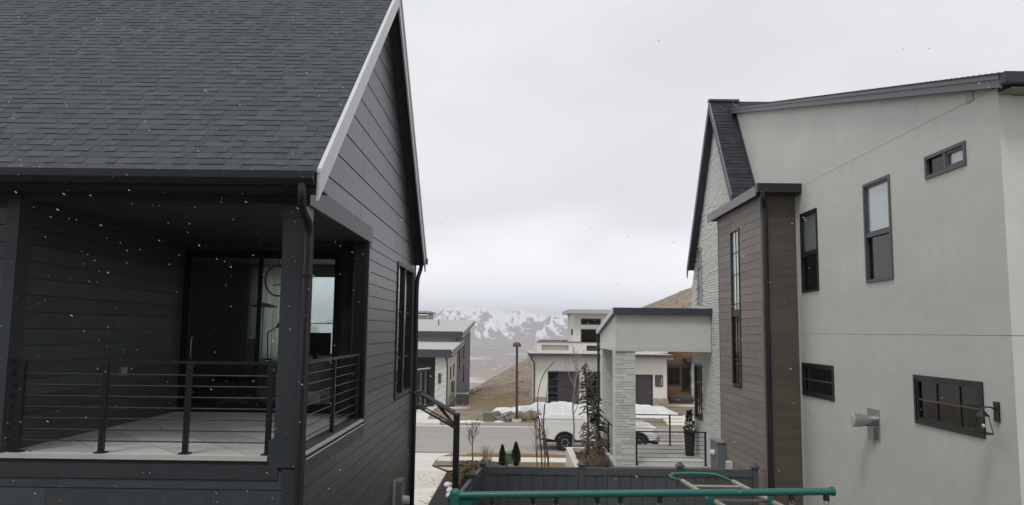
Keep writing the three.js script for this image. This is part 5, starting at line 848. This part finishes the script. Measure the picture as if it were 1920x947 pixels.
// ---------------------------------------------------------------- grey house across the street, left
{
  const H = thing('grey_house', 'grey and white modern house with stepped flat roofs across the street', 'house', [-7, 0.4, -56]);
  const memb = M([0.46, 0.46, 0.45], 0.8, { map: T.concrete }), navy = M([0.052, 0.055, 0.068], 0.5), lt = M([0.42, 0.42, 0.43], 0.5), brn = M([0.05, 0.04, 0.042], 0.8), gw = M([0.16, 0.165, 0.185], 0.85, { map: T.stucco }), cream = M([0.66, 0.645, 0.58], 0.9, { map: T.stucco });
  box(H, 'garage_wall', brn, -12, -5.43, 0.3, 4.1, 53, 53.2);
  const gd = box(H, 'garage_door', M([0.035, 0.038, 0.043], 0.5), -7.6, -5.9, 0.4, 2.6, 52.95, 52.99); for (let i = 0; i < 4; i++) box(gd, 'panel', M([0.045, 0.048, 0.055], 0.5), -7.58, -5.92, 0.45 + i * 0.54, 0.96 + i * 0.54, 52.92, 52.949);
  const pier = box(H, 'pier', mortar, -5.42, -4.66, 0.25, 3.85, 52.02, 52.9);
  for (let y = 0.3, r = 0; y < 3.8; y += 0.115, r++) { let x = -5.45; while (x < -4.66) { const w = Math.min(r % 2 && x < -5.4 ? 0.2 : 0.4, -4.64 - x); if (w > 0.05) box(pier, 'brick', brickTones[(r * 3 + Math.round(x * 7) + 40) % 4], x + 0.006, x + w - 0.006, y, y + 0.104, 51.985 - rr(0, 0.02), 52.02); x += w; } }
  box(pier, 'sconce', navy, -5.22, -5.04, 2.0, 2.65, 51.88, 51.96);
  const sh = [rect(54.2, 54.8, 2.1, 3.0), rect(57, 57.6, 2.1, 3.1)];
  put(H, 'side_wall', flatG(rect(52.2, 60.4, 0.25, 4.3), sh, 0.2, mapX(-4.8)), cream); sh.forEach(h => { const w = frameX(H, 'side_window', navy, -4.66, -4.56, h[0][0], h[1][0], h[0][1], h[2][1], 0.08); box(w, 'pane', win2, -4.62, -4.61, h[0][1] + 0.08, h[2][1] - 0.08, h[0][0] + 0.08, h[1][0] - 0.08); });
  const yl = d => lerp(4.27, 4.86, (d - 51.6) / 12.3), yu = d => lerp(5.5, 6.7, (d - 60) / 17.5);
  const sl = (n, m, x0, x1, a, b, f, t0, t1, p = H) => hex(p, n, m, [Q(x0, f(a) + t0, a), Q(x1, f(a) + t0, a), Q(x1, f(a) + t1, a), Q(x0, f(a) + t1, a), Q(x0, f(b) + t0, b), Q(x1, f(b) + t0, b), Q(x1, f(b) + t1, b), Q(x0, f(b) + t1, b)]);
  const lr = sl('low_roof', memb, -12.5, -4.32, 51.63, 63.9, yl, -0.1, 0); sl('fascia', navy, -12.5, -4.32, 51.58, 51.628, yl, -0.52, 0.02, lr); for (let i = 0; i < 4; i++) sl('fascia_strip', i % 2 ? navy : lt, -4.318, -4.24 - i * 0.012, 51.6, 63.9, yl, -0.13 * (i + 1), -0.13 * i + 0.0, lr);
  box(H, 'upper_wall', cream, -12.4, -4.62, 4.3, 5.2, 60.7, 60.9);
  const ur = sl('upper_roof', memb, -14, -4.16, 60.05, 77.5, yu, -0.1, 0); sl('fascia', navy, -14, -4.16, 60.0, 60.048, yu, -0.5, 0.02, ur); for (let i = 0; i < 3; i++) sl('fascia_strip', i % 2 ? navy : lt, -4.158, -4.09 - i * 0.012, 60.02, 77.5, yu, -0.15 * (i + 1), -0.15 * i, ur);
  put(H, 'grey_side_wall', flatG([[60.4, 0.2], [77, -0.9], [77, 6.2], [60.4, 5.1]], [rect(62, 63, 2.3, 4.2), rect(67, 68.4, 0.9, 2.6), rect(67, 68.4, 3.0, 4.6)], 0.2, mapX(-4.75)), gw);
  for (const h of [rect(62, 63, 2.3, 4.2), rect(67, 68.4, 0.9, 2.6), rect(67, 68.4, 3.0, 4.6)]) { const w = frameX(H, 'slot_window', navy, -4.66, -4.54, h[0][0], h[1][0], h[0][1], h[2][1], 0.1); box(w, 'pane', win2, -4.62, -4.61, h[0][1] + 0.1, h[2][1] - 0.1, h[0][0] + 0.1, h[1][0] - 0.1); }
  box(H, 'inner_core', darkRoom, -12, -7.2, 0.3, 4.0, 54, 76); box(H, 'rear_wall', cream, -12, -4.75, -0.9, 6.1, 76.8, 77); box(H, 'corner_strip', lt, -4.76, -4.53, -0.9, 6.2, 77.001, 77.1);
  put(H, 'downspout', tubeG([[-4.7, 4.0, 51.9], [-4.72, 3.8, 51.9], [-4.66, 3.5, 51.95], [-4.62, 3.2, 51.96], [-4.62, 0.4, 51.96]], 0.05, 30, 8), navy); put(H, 'vent_pipe', rodG(Q(-6.9, yu(68) - 0.02, 68), Q(-6.9, yu(68) + 0.55, 68), 0.06, 0.06, 10), boxGrey);
  const sm = box(H, 'meter_cabinet', boxGrey, -4.6, -4.36, 1.1, 1.9, 55.2, 55.7);
  const F = thing('far_house', 'upper storey of a pale house with slatted balcony beyond the grey house', 'house', [-12, 4, -86]);
  box(F, 'wall', lt, -15, -10.0, -3, 7.3, 85.4, 92); const fr = box(F, 'roof', memb, -15.2, -9.72, 7.55, 7.75, 84.8, 92.5); for (let i = 0; i < 7; i++) box(F, 'slat', lt, -9.95, -9.85, 6.4, 7.5, 85 + i * 0.9, 85.35 + i * 0.9); box(F, 'balcony', lt, -15, -9.8, 6.2, 6.38, 84.9, 92);
}
{ // air conditioner and gas pipes beside the grey house
  const t = thing('air_conditioner', 'dark air conditioning unit beside the grey house', 'air conditioner', [-3.6, 0.35, -53.2]);
  box(t, 'pad', concreteTones[0], -4.1, -3.1, 0.25, 0.4, 52.75, 53.7); box(t, 'case', M([0.05, 0.052, 0.055], 0.6), -4.0, -3.2, 0.401, 1.18, 52.82, 53.62); box(t, 'top_cover', M([0.3, 0.3, 0.3], 0.5), -4.03, -3.17, 1.181, 1.24, 52.79, 53.65);
  for (let i = 0; i < 8; i++) box(t, 'grille_bar', M([0.11, 0.11, 0.115], 0.5), -3.98, -3.22, 0.46 + i * 0.085, 0.49 + i * 0.085, 52.8, 52.819); put(t, 'fan_guard', new THREE.TorusGeometry(0.28, 0.02, 8, 24).rotateX(Math.PI / 2).toNonIndexed(), boxGrey, [-3.6, 1.25, -53.22]);
  const g = thing('gas_meter', 'cluster of grey gas meters and pipes by the grey house', 'gas meter', [-4.35, 0.35, -53.4]);
  for (const [x, h] of [[-4.42, 1.15], [-4.25, 1.3], [-4.12, 0.95]]) { const b = put(g, 'pipe', rodG(Q(x, 0.3, 53.3), Q(x, h, 53.3), 0.04, 0.04, 8), boxGrey); box(g, 'meter_body', M([0.3, 0.31, 0.32], 0.5), x - 0.09, x + 0.07, h - 0.45, h - 0.15, 53.15, 53.28); }
}

// ---------------------------------------------------------------- planter wall, boulders
{
  const t = thing('planter_wall', 'pale concrete planter wall left of the entrance porch', 'planter', [2.2, 0.3, -26.8]);
  box(t, 'side_wall', concreteTones[1], 2.02, 2.24, 0.1, 1.2, 24.6, 29.3); box(t, 'end_wall', concreteTones[1], 2.241, 3.24, 0.1, 1.2, 29.08, 29.3); box(t, 'end_wall', concreteTones[0], 2.241, 3.24, 0.1, 1.2, 24.6, 24.8);
  box(t, 'soil', mulchMat, 2.241, 3.24, 0.1, 1.05, 24.81, 29.07);
  box(t, 'liner', M([0.03, 0.035, 0.03], 0.8), 2.242, 2.262, 1.051, 1.17, 24.81, 29.07);
}
{
  const tones = shades([0.24, 0.215, 0.19], [0.75, 0.95, 1.15, 1.3], c => M(c, 0.95, { map: T.stucco, bumpMap: T.stuccoBump, bumpScale: 0.02 }));
  const spots = [[-1.05, 47.2, 0.42], [-0.6, 47.0, 0.34], [-0.95, 46.5, 0.28], [-0.35, 46.4, 0.25], [-0.2, 47.3, 0.36], [0.35, 47.2, 0.38], [0.75, 47.0, 0.33], [1.1, 47.3, 0.4], [0.6, 46.4, 0.26], [1.5, 47.1, 0.3], [-1.3, 46.8, 0.3], [-0.7, 46.1, 0.2], [1.25, 46.5, 0.22], [-0.05, 46.8, 0.24]];
  const makeRock = (k) => { const g = new THREE.IcosahedronGeometry(1, 3), p = g.attributes.position; for (let i = 0; i < p.count; i++) { const v = V(p.getX(i), p.getY(i), p.getZ(i)), f = 0.82 + 0.5 * fbm(v.x * 1.1 + k * 7, v.y * 1.1, v.z * 1.1, 3), q = x => Math.round(x * 3.2) / 3.2 * 0.35 + x * 0.65; p.setXYZ(i, q(v.x * f), q(v.y * f) * 0.75, q(v.z * f)); } g.computeVertexNormals(); return g; };
  const forms = [0, 1, 2, 3].map(makeRock);
  spots.forEach(([x, d, r], i) => { const m = put(scene, 'boulder', forms[i % 4], tones[(i * 3) % 4], [x, groundY(x, d) + r * 0.45, -d]); m.scale.setScalar(r); m.rotation.y = i * 1.7; tag(m, 'rough grey boulder in the bank by the street lamp', 'boulder', 'boulders by the street lamp'); });
}
// ---------------------------------------------------------------- trees, shrubs and grasses
const barkMat = M([0.13, 0.095, 0.08], 0.92, { map: T.bark }), paleBark = M([0.36, 0.31, 0.28], 0.92, { map: T.bark });
function bareTree(label, pos, o) { // trunk and stems as one part, every finer twig in the crown
  const t = thing('bare_tree', label, 'tree', pos, o.group), trunk = [], twig = [], base0 = V(...pos);
  const grow = (a, dir, len, r, lev) => {
    const n = Math.max(3, Math.round(len / (o.seg || 0.16))); let p = a.clone(), dd = dir.clone(), rad = r;
    for (let i = 0; i < n; i++) {
      dd.add(V(rr(-1, 1) * o.wob, rr(-0.4, 1) * o.wob + o.up, rr(-1, 1) * o.wob)).normalize();
      const q = p.clone().addScaledVector(dd, len / n), r2 = Math.max(0.0055, rad * (1 - 0.62 / n)); (lev === 0 ? trunk : twig).push(rodG(p, q, rad, r2, lev < 1 ? 7 : lev < 2 ? 5 : 4));
      if (lev < o.levels && i >= n * (lev ? 0.12 : o.clear) && rnd() < o.dens) { const s = V(rr(-1, 1), 0, rr(-1, 1)).normalize(); grow(q, dd.clone().multiplyScalar(o.fork).add(s.multiplyScalar(rr(0.5, 1))).normalize(), len * rr(0.38, 0.62) * (1 - 0.4 * i / n), r2 * rr(0.45, 0.65), lev + 1); }
      p = q; rad = r2;
    }
  };
  for (let s = 0; s < o.stems; s++) { const a = s / o.stems * 6.28 + rr(0, 0.5); grow(base0.clone().add(V(Math.cos(a), 0, Math.sin(a)).multiplyScalar(o.stems > 1 ? 0.07 : 0)), V(Math.cos(a) * o.lean, 1, Math.sin(a) * o.lean).normalize(), o.h * (s ? rr(0.6, 0.95) : 1), o.r * (s ? rr(0.6, 0.9) : 1), 0); }
  put(t, 'trunk', merged(trunk), o.mat); put(t, 'crown', merged(twig), o.mat); return t;
}
bareTree('young bare tree with a round crown on the verge', [-1.66, groundY(-1.66, 31.3), -31.3], { seg: 0.085, h: 1.35, r: 0.03, stems: 1, levels: 3, clear: 0.42, dens: 0.95, fork: 0.95, wob: 0.1, up: 0.06, lean: 0, mat: barkMat });
bareTree('tall many stemmed bare tree right behind the fence', [0.98, groundY(0.98, 24.6), -24.6], { h: 2.9, r: 0.04, stems: 4, levels: 2, clear: 0.3, dens: 0.3, fork: 1.3, wob: 0.09, up: 0.05, lean: 0.25, mat: barkMat });
bareTree('pale bare tree in front of the beige garage', [2.45, groundY(2.45, 31.4), -31.4], { h: 3.6, r: 0.045, stems: 1, levels: 3, clear: 0.38, dens: 0.62, fork: 1.2, wob: 0.07, up: 0.05, lean: 0, mat: paleBark });
{ const t = scene.children.filter(o => o.name.startsWith('bare_tree'))[1], a = [[1.0, 2.2, 24.6], [0.8, 2.9, 24.55], [0.78, 3.6, 24.5], [0.95, 4.2, 24.5], [1.28, 4.62, 24.5]]; put(t, 'branch', tubeG(a, 0.014, 30, 5), barkMat); }
function spruce(label, x, y, d, h, spread, greenFrom) {
  const t = thing('weeping_spruce', label, 'tree', [x, y, -d], 'spruces beside the porch'), green = [], dead = [], gcol = [], needles = (list, p, dir, n, len) => {
    for (let i = 0; i < n; i++) { const a = rr(0, 6.283), s = V(Math.cos(a), rr(-0.7, 0.3), Math.sin(a)).multiplyScalar(0.75).add(dir).normalize(), q = p.clone().addScaledVector(dir, rr(0, 0.03)), e = q.clone().addScaledVector(s, len * rr(0.6, 1.2)), w = V(rr(-1, 1), rr(-1, 1), rr(-1, 1)).cross(s).normalize().multiplyScalar(0.013); list.push(q.x - w.x, q.y - w.y, q.z - w.z, q.x + w.x, q.y + w.y, q.z + w.z, e.x, e.y, e.z); }
  };
  const wood = [], lean = k => V(x + 0.05 * Math.sin(k * 5), y + k * h, -d + 0.05 * Math.cos(k * 4));
  for (let i = 0; i < 14; i++) wood.push(rodG(lean(i / 14), lean((i + 1) / 14), 0.05 * (1 - i / 15) + 0.008, 0.05 * (1 - (i + 1) / 15) + 0.008, 6));
  const twigs = [];
  for (let k = 0.04; k < 0.97; k += 0.0068) {
    if (fbm(k * 9, x, 3, 2) < -0.22) continue;
    const a = rr(0, 6.283), L = spread * (0.35 + 0.9 * Math.pow(1 - k, 0.8)) * rr(0.55, 1.15), list = k > greenFrom + rr(-0.08, 0.08) ? green : dead;
    let p = lean(k), dir = V(Math.cos(a), 0.35, Math.sin(a)).normalize();
    const n = Math.ceil(L / 0.035);
    for (let i = 0; i < n; i++) { dir.add(V(0, -0.085 - 0.05 * i / n * 3, 0)).normalize(); const q = p.clone().addScaledVector(dir, 0.04); twigs.push(rodG(p, q, 0.006, 0.004, 3)); needles(list, p, dir, list === green ? 13 : 9, 0.075); p = q; if (p.y < y + 0.05) break; }
  }
  const tri = l => { const g = new THREE.BufferGeometry(); g.setAttribute('position', new THREE.Float32BufferAttribute(l, 3)); g.computeVertexNormals(); metreUV(g); return g; };
  put(t, 'trunk', merged(wood), barkMat); put(t, 'branches', merged(twigs), barkMat).userData = { kind: 'stuff', label: 'thin drooping twigs' };
  put(t, 'crown', tri(green), M([0.14, 0.142, 0.078], 0.95, { side: THREE.DoubleSide })); put(t, 'dead_foliage', tri(dead), M([0.27, 0.195, 0.125], 0.95, { side: THREE.DoubleSide })).userData.label = 'brown dead lower needles';
}
spruce('tall drooping spruce with brown lower branches left of the porch', 2.52, 1.05, 26.2, 3.55, 0.33, 0.45);
spruce('short thin spruce beside the porch downspout', 3.02, 1.05, 27.4, 2.3, 0.34, 0.35);
{ // dead ornamental grass under the spruces
  const g = [], put3 = (x, y, d, n, h, sp) => { for (let i = 0; i < n; i++) { const a = rr(0, 6.283), r = rr(0, 0.12), b = V(x + r * Math.cos(a), y, -d + r * Math.sin(a)), L = h * rr(0.5, 1), o = sp * rr(0.2, 1), m = b.clone().add(V(Math.cos(a) * o * 0.5, L * 0.75, Math.sin(a) * o * 0.5)), e = b.clone().add(V(Math.cos(a) * o, L * rr(0.55, 1), Math.sin(a) * o)); g.push(rodG(b, m, 0.005, 0.004, 3), rodG(m, e, 0.004, 0.001, 3)); } };
  const flush = (label, name, mat, pos) => { const h = merged(g.splice(0)); const m = put(scene, name, h, mat); tag(m, label, 'grass'); };
  const straw = M([0.42, 0.33, 0.19], 0.95), dull = M([0.2, 0.155, 0.1], 0.95);
  for (const [x, d] of [[2.6, 25.2], [2.9, 25.5], [3.05, 26.1], [2.75, 25.8]]) put3(x, 1.04, d, 70, 0.55, 0.45); flush('tangle of dead stems under the spruces', 'dead_shrub', dull);
  put3(-1.18, yard(32.0), 31.7, 60, 0.95, 0.25); put3(-1.0, yard(31.6), 31.6, 40, 0.8, 0.22); flush('pale feathery grass clump beside the young tree', 'ornamental_grass', straw);
  put3(-2.35, yard(30.7), 30.6, 50, 0.5, 0.16); flush('small tan grass clump at the driveway notch', 'ornamental_grass', straw);
  for (let i = 0; i < 900; i++) { const x = rr(-3.9, 1.2), d = rr(50, 62); if (fbm(x * 0.6, 2, d * 0.4, 2) < -0.1) continue; put3(x, groundY(x, d) - 0.02, d, 5, rr(0.2, 0.55), 0.2); }
  for (let i = 0; i < 120; i++) { const x = rr(0.1, 1.0), d = rr(46.3, 47.2); put3(x, groundY(x, d), d, 4, 0.5, 0.3); }
  stuff(put(scene, 'dry_grass', merged(g.splice(0)), M([0.46, 0.36, 0.22], 0.95)), 'dry straw coloured grass on the bank across the street');
  for (let i = 0; i < 1500; i++) { const x = rr(-2, 2.0), d = rr(33.3, 34.15); put3(x, yard(d) + 0.01, d, 2, 0.1, 0.07); } for (let i = 0; i < 700; i++) { const x = rr(0.4, 2.0), d = rr(26, 31.7); put3(x, yard(d) + 0.01, d, 2, 0.1, 0.07); }
  stuff(put(scene, 'dead_turf', merged(g.splice(0)), M([0.47, 0.33, 0.16], 0.95)), 'dead tan turf along the near kerb');
}
function leafy(name, label, category, x, y, d, rx, ry, n, mats, leaf, upright, group) {
  const t = thing(name, label, category, [x, y, -d], group), lists = mats.map(() => []), stems = [];
  for (let i = 0; i < n; i++) {
    const a = rr(0, 6.283), h = Math.pow(rnd(), 0.8), wr = upright ? Math.sin(Math.PI * Math.min(0.97, 0.12 + h * 0.86)) * (1 - 0.35 * h) : Math.sqrt(Math.max(0, 1 - Math.pow(h * 1.05 - 0.1, 2))), q = Math.pow(rnd(), 0.45) * wr * (1 + 0.35 * fbm(a * 0.8 + x * 3, h * 3, d, 2) * 2);
    const b = V(x + rx * q * Math.cos(a), y + 0.03 + ry * h, -d + rx * q * Math.sin(a)), dir = V(Math.cos(a) * (upright ? 0.35 : 0.8), rr(0.1, 1), Math.sin(a) * (upright ? 0.35 : 0.8)).normalize(), e = b.clone().addScaledVector(dir, leaf * rr(0.7, 1.3)), w = V(rr(-1, 1), rr(-1, 1), rr(-1, 1)).cross(dir).normalize().multiplyScalar(leaf * 0.28), m = b.clone().lerp(e, 0.5);
    const l = lists[Math.floor(rnd() * mats.length)]; for (const v of [b, m.clone().add(w), e, b, e, m.clone().sub(w)]) l.push(v.x, v.y, v.z);
    if (i % 24 === 0) stems.push(rodG(V(x, y, -d), b, 0.006, 0.003, 4));
  }
  mats.forEach((m, i) => { const g = new THREE.BufferGeometry(); g.setAttribute('position', new THREE.Float32BufferAttribute(lists[i], 3)); g.computeVertexNormals(); metreUV(g); put(t, 'foliage', g, m); });
  put(t, 'stems', merged(stems), barkMat).name = 'stem'; return t;
}
const G2 = c => M(c, 0.9, { side: THREE.DoubleSide });
const boxy = [G2([0.15, 0.13, 0.05]), G2([0.24, 0.19, 0.08]), G2([0.11, 0.075, 0.045])];
leafy('evergreen_shrub', 'nearest yellow green shrub by the basketball pole', 'shrub', -1.3, yard(22), 22.0, 0.3, 1.0, 2200, boxy, 0.06, false, 'shrubs along the mulch bed');
leafy('evergreen_shrub', 'middle yellow green shrub of the mulch bed row', 'shrub', -1.35, yard(23.6), 23.6, 0.32, 0.95, 2200, boxy, 0.06, false, 'shrubs along the mulch bed');
leafy('evergreen_shrub', 'farthest brownish shrub of the mulch bed row', 'shrub', -1.4, yard(25.6), 25.6, 0.42, 0.75, 1800, [G2([0.2, 0.14, 0.09]), G2([0.13, 0.09, 0.06])], 0.06, false, 'shrubs along the mulch bed');
const arb = [G2([0.035, 0.045, 0.02]), G2([0.055, 0.06, 0.028])];
leafy('arborvitae', 'thin dark arborvitae in front of the green cabinet', 'shrub', -0.44, yard(30.6), 30.6, 0.14, 0.8, 1500, arb, 0.06, true, 'small arborvitae behind the fence');
leafy('arborvitae', 'fuller dark arborvitae right of the green cabinet', 'shrub', 0.11, yard(30.6), 30.6, 0.19, 0.92, 2000, arb, 0.06, true, 'small arborvitae behind the fence');
{ // low groundcover, hillside sagebrush, a far town, falling snow
  const clump = []; for (let i = 0; i < 26; i++) { const a = rr(0, 6.283), e = V(Math.cos(a) * rr(0.3, 1), rr(0.3, 1), Math.sin(a) * rr(0.3, 1)), w = V(-Math.sin(a), rr(-0.3, 0.3), Math.cos(a)).multiplyScalar(rr(0.12, 0.25)); const g = new THREE.BufferGeometry(); g.setAttribute('position', new THREE.Float32BufferAttribute([-w.x * 0.4, 0, -w.z * 0.4, e.x + w.x, e.y + w.y, e.z + w.z, e.x - w.x, e.y - w.y, e.z - w.z], 3)); g.computeVertexNormals(); metreUV(g); clump.push(g); }
  const cg = merged(clump), im = (name, n, mat, fn) => { const m = new THREE.InstancedMesh(cg, mat, n), o = new THREE.Object3D(); for (let i = 0; i < n; i++) { fn(o, i); o.updateMatrix(); m.setMatrixAt(i, o.matrix); m.setColorAt(i, new THREE.Color().setScalar(rr(0.75, 1.15))); } m.name = name; scene.add(m); return m; };
  stuff(im('sagebrush', 1500, M([0.5, 0.4, 0.3], 0.95, { side: THREE.DoubleSide }), o => { let x, d; do { d = rr(58, 113); x = rr(-0.09 * d, 0.3 * d); } while (fbm(x * 0.12, 4, d * 0.12, 3) < rr(-0.35, 0.25)); o.position.set(x, groundY(x, d) - 0.05, -d); o.rotation.y = rr(0, 6.28); const s = rr(0.08, 0.2); o.scale.set(s * 1.3, s * 0.8, s * 1.3); }), 'low dry sagebrush over the brown hillside');
  stuff(im('ground_litter', 700, M([0.17, 0.12, 0.085], 0.95, { side: THREE.DoubleSide }), o => { const x = rr(-2.2, -0.3), d = rr(26, 31.5); o.position.set(x, yard(d), -d); o.rotation.y = rr(0, 6.28); o.scale.setScalar(rr(0.06, 0.14)); }), 'brown dead groundcover beside the mulch bed');
  stuff(im('leaf_litter', 160, M([0.1, 0.07, 0.05], 0.95, { side: THREE.DoubleSide }), o => { const d = rr(20.5, 29), x = -2.55 - Math.pow(rnd(), 2.2) * 1.6; o.position.set(x, yard(d) + 0.022, -d); o.rotation.set(rr(-0.3, 0.3), rr(0, 6.28), 0); const s = rr(0.012, 0.035); o.scale.set(s, s * 0.3, s); }), 'bits of leaf and bark on the driveway edge');
  const town = new THREE.InstancedMesh(new THREE.BoxGeometry(1, 1, 1), M([0.5, 0.47, 0.45], 0.9), 110), o = new THREE.Object3D();
  for (let i = 0; i < 110; i++) { const d = rr(2300, 3600), x = rr(-0.10, 0.06) * d; o.position.set(x, -116, -d); o.scale.set(rr(5, 11), rr(4, 7), rr(5, 10)); o.rotation.y = rr(0, 3); o.updateMatrix(); town.setMatrixAt(i, o.matrix); town.setColorAt(i, new THREE.Color().setScalar(pick([0.8, 1.0, 1.2]))); }
  town.name = 'far_town'; scene.add(town); stuff(town, 'tiny scattered buildings of a town in the valley');
  const fg = new THREE.IcosahedronGeometry(1, 1), fp = fg.attributes.position; for (let i = 0; i < fp.count; i++) { const k = 1 + 0.5 * fbm(fp.getX(i) * 2, fp.getY(i) * 2, fp.getZ(i) * 2, 2); fp.setXYZ(i, fp.getX(i) * k, fp.getY(i) * k, fp.getZ(i) * k); }
  const N = 1200, fl = new THREE.InstancedMesh(fg, new THREE.MeshPhysicalMaterial({ color: new THREE.Color().setRGB(0.93, 0.94, 0.95), roughness: 1, transmission: 0.5, thickness: 0 }), N);
  for (let i = 0; i < N; i++) { const d = 3 + 9.5 * Math.pow(rnd(), 0.8), x = rr(-0.72, 0.72) * d, y = EYE + rr(-0.27, 0.5) * d; if (x < -2.3 && d > 8.2) { const dd = rr(3, 8); o.position.set(x / d * dd, EYE + (y - EYE) / d * dd, -dd); } else o.position.set(x, y, -d); const s = rr(0.0008, 0.002); o.scale.set(s * rr(2.2, 4), s, s); o.rotation.set(0, 0, -0.55 + rr(-0.25, 0.25)); o.updateMatrix(); fl.setMatrixAt(i, o.matrix); }
  fl.name = 'falling_snow'; scene.add(fl); stuff(fl, 'light snowflakes drifting down through the air');
}

// ---------------------------------------------------------------- shadows and picture
scene.traverse(o => { if (o.isMesh) { o.castShadow = true; o.receiveShadow = true; } });
renderer.render(scene, camera);
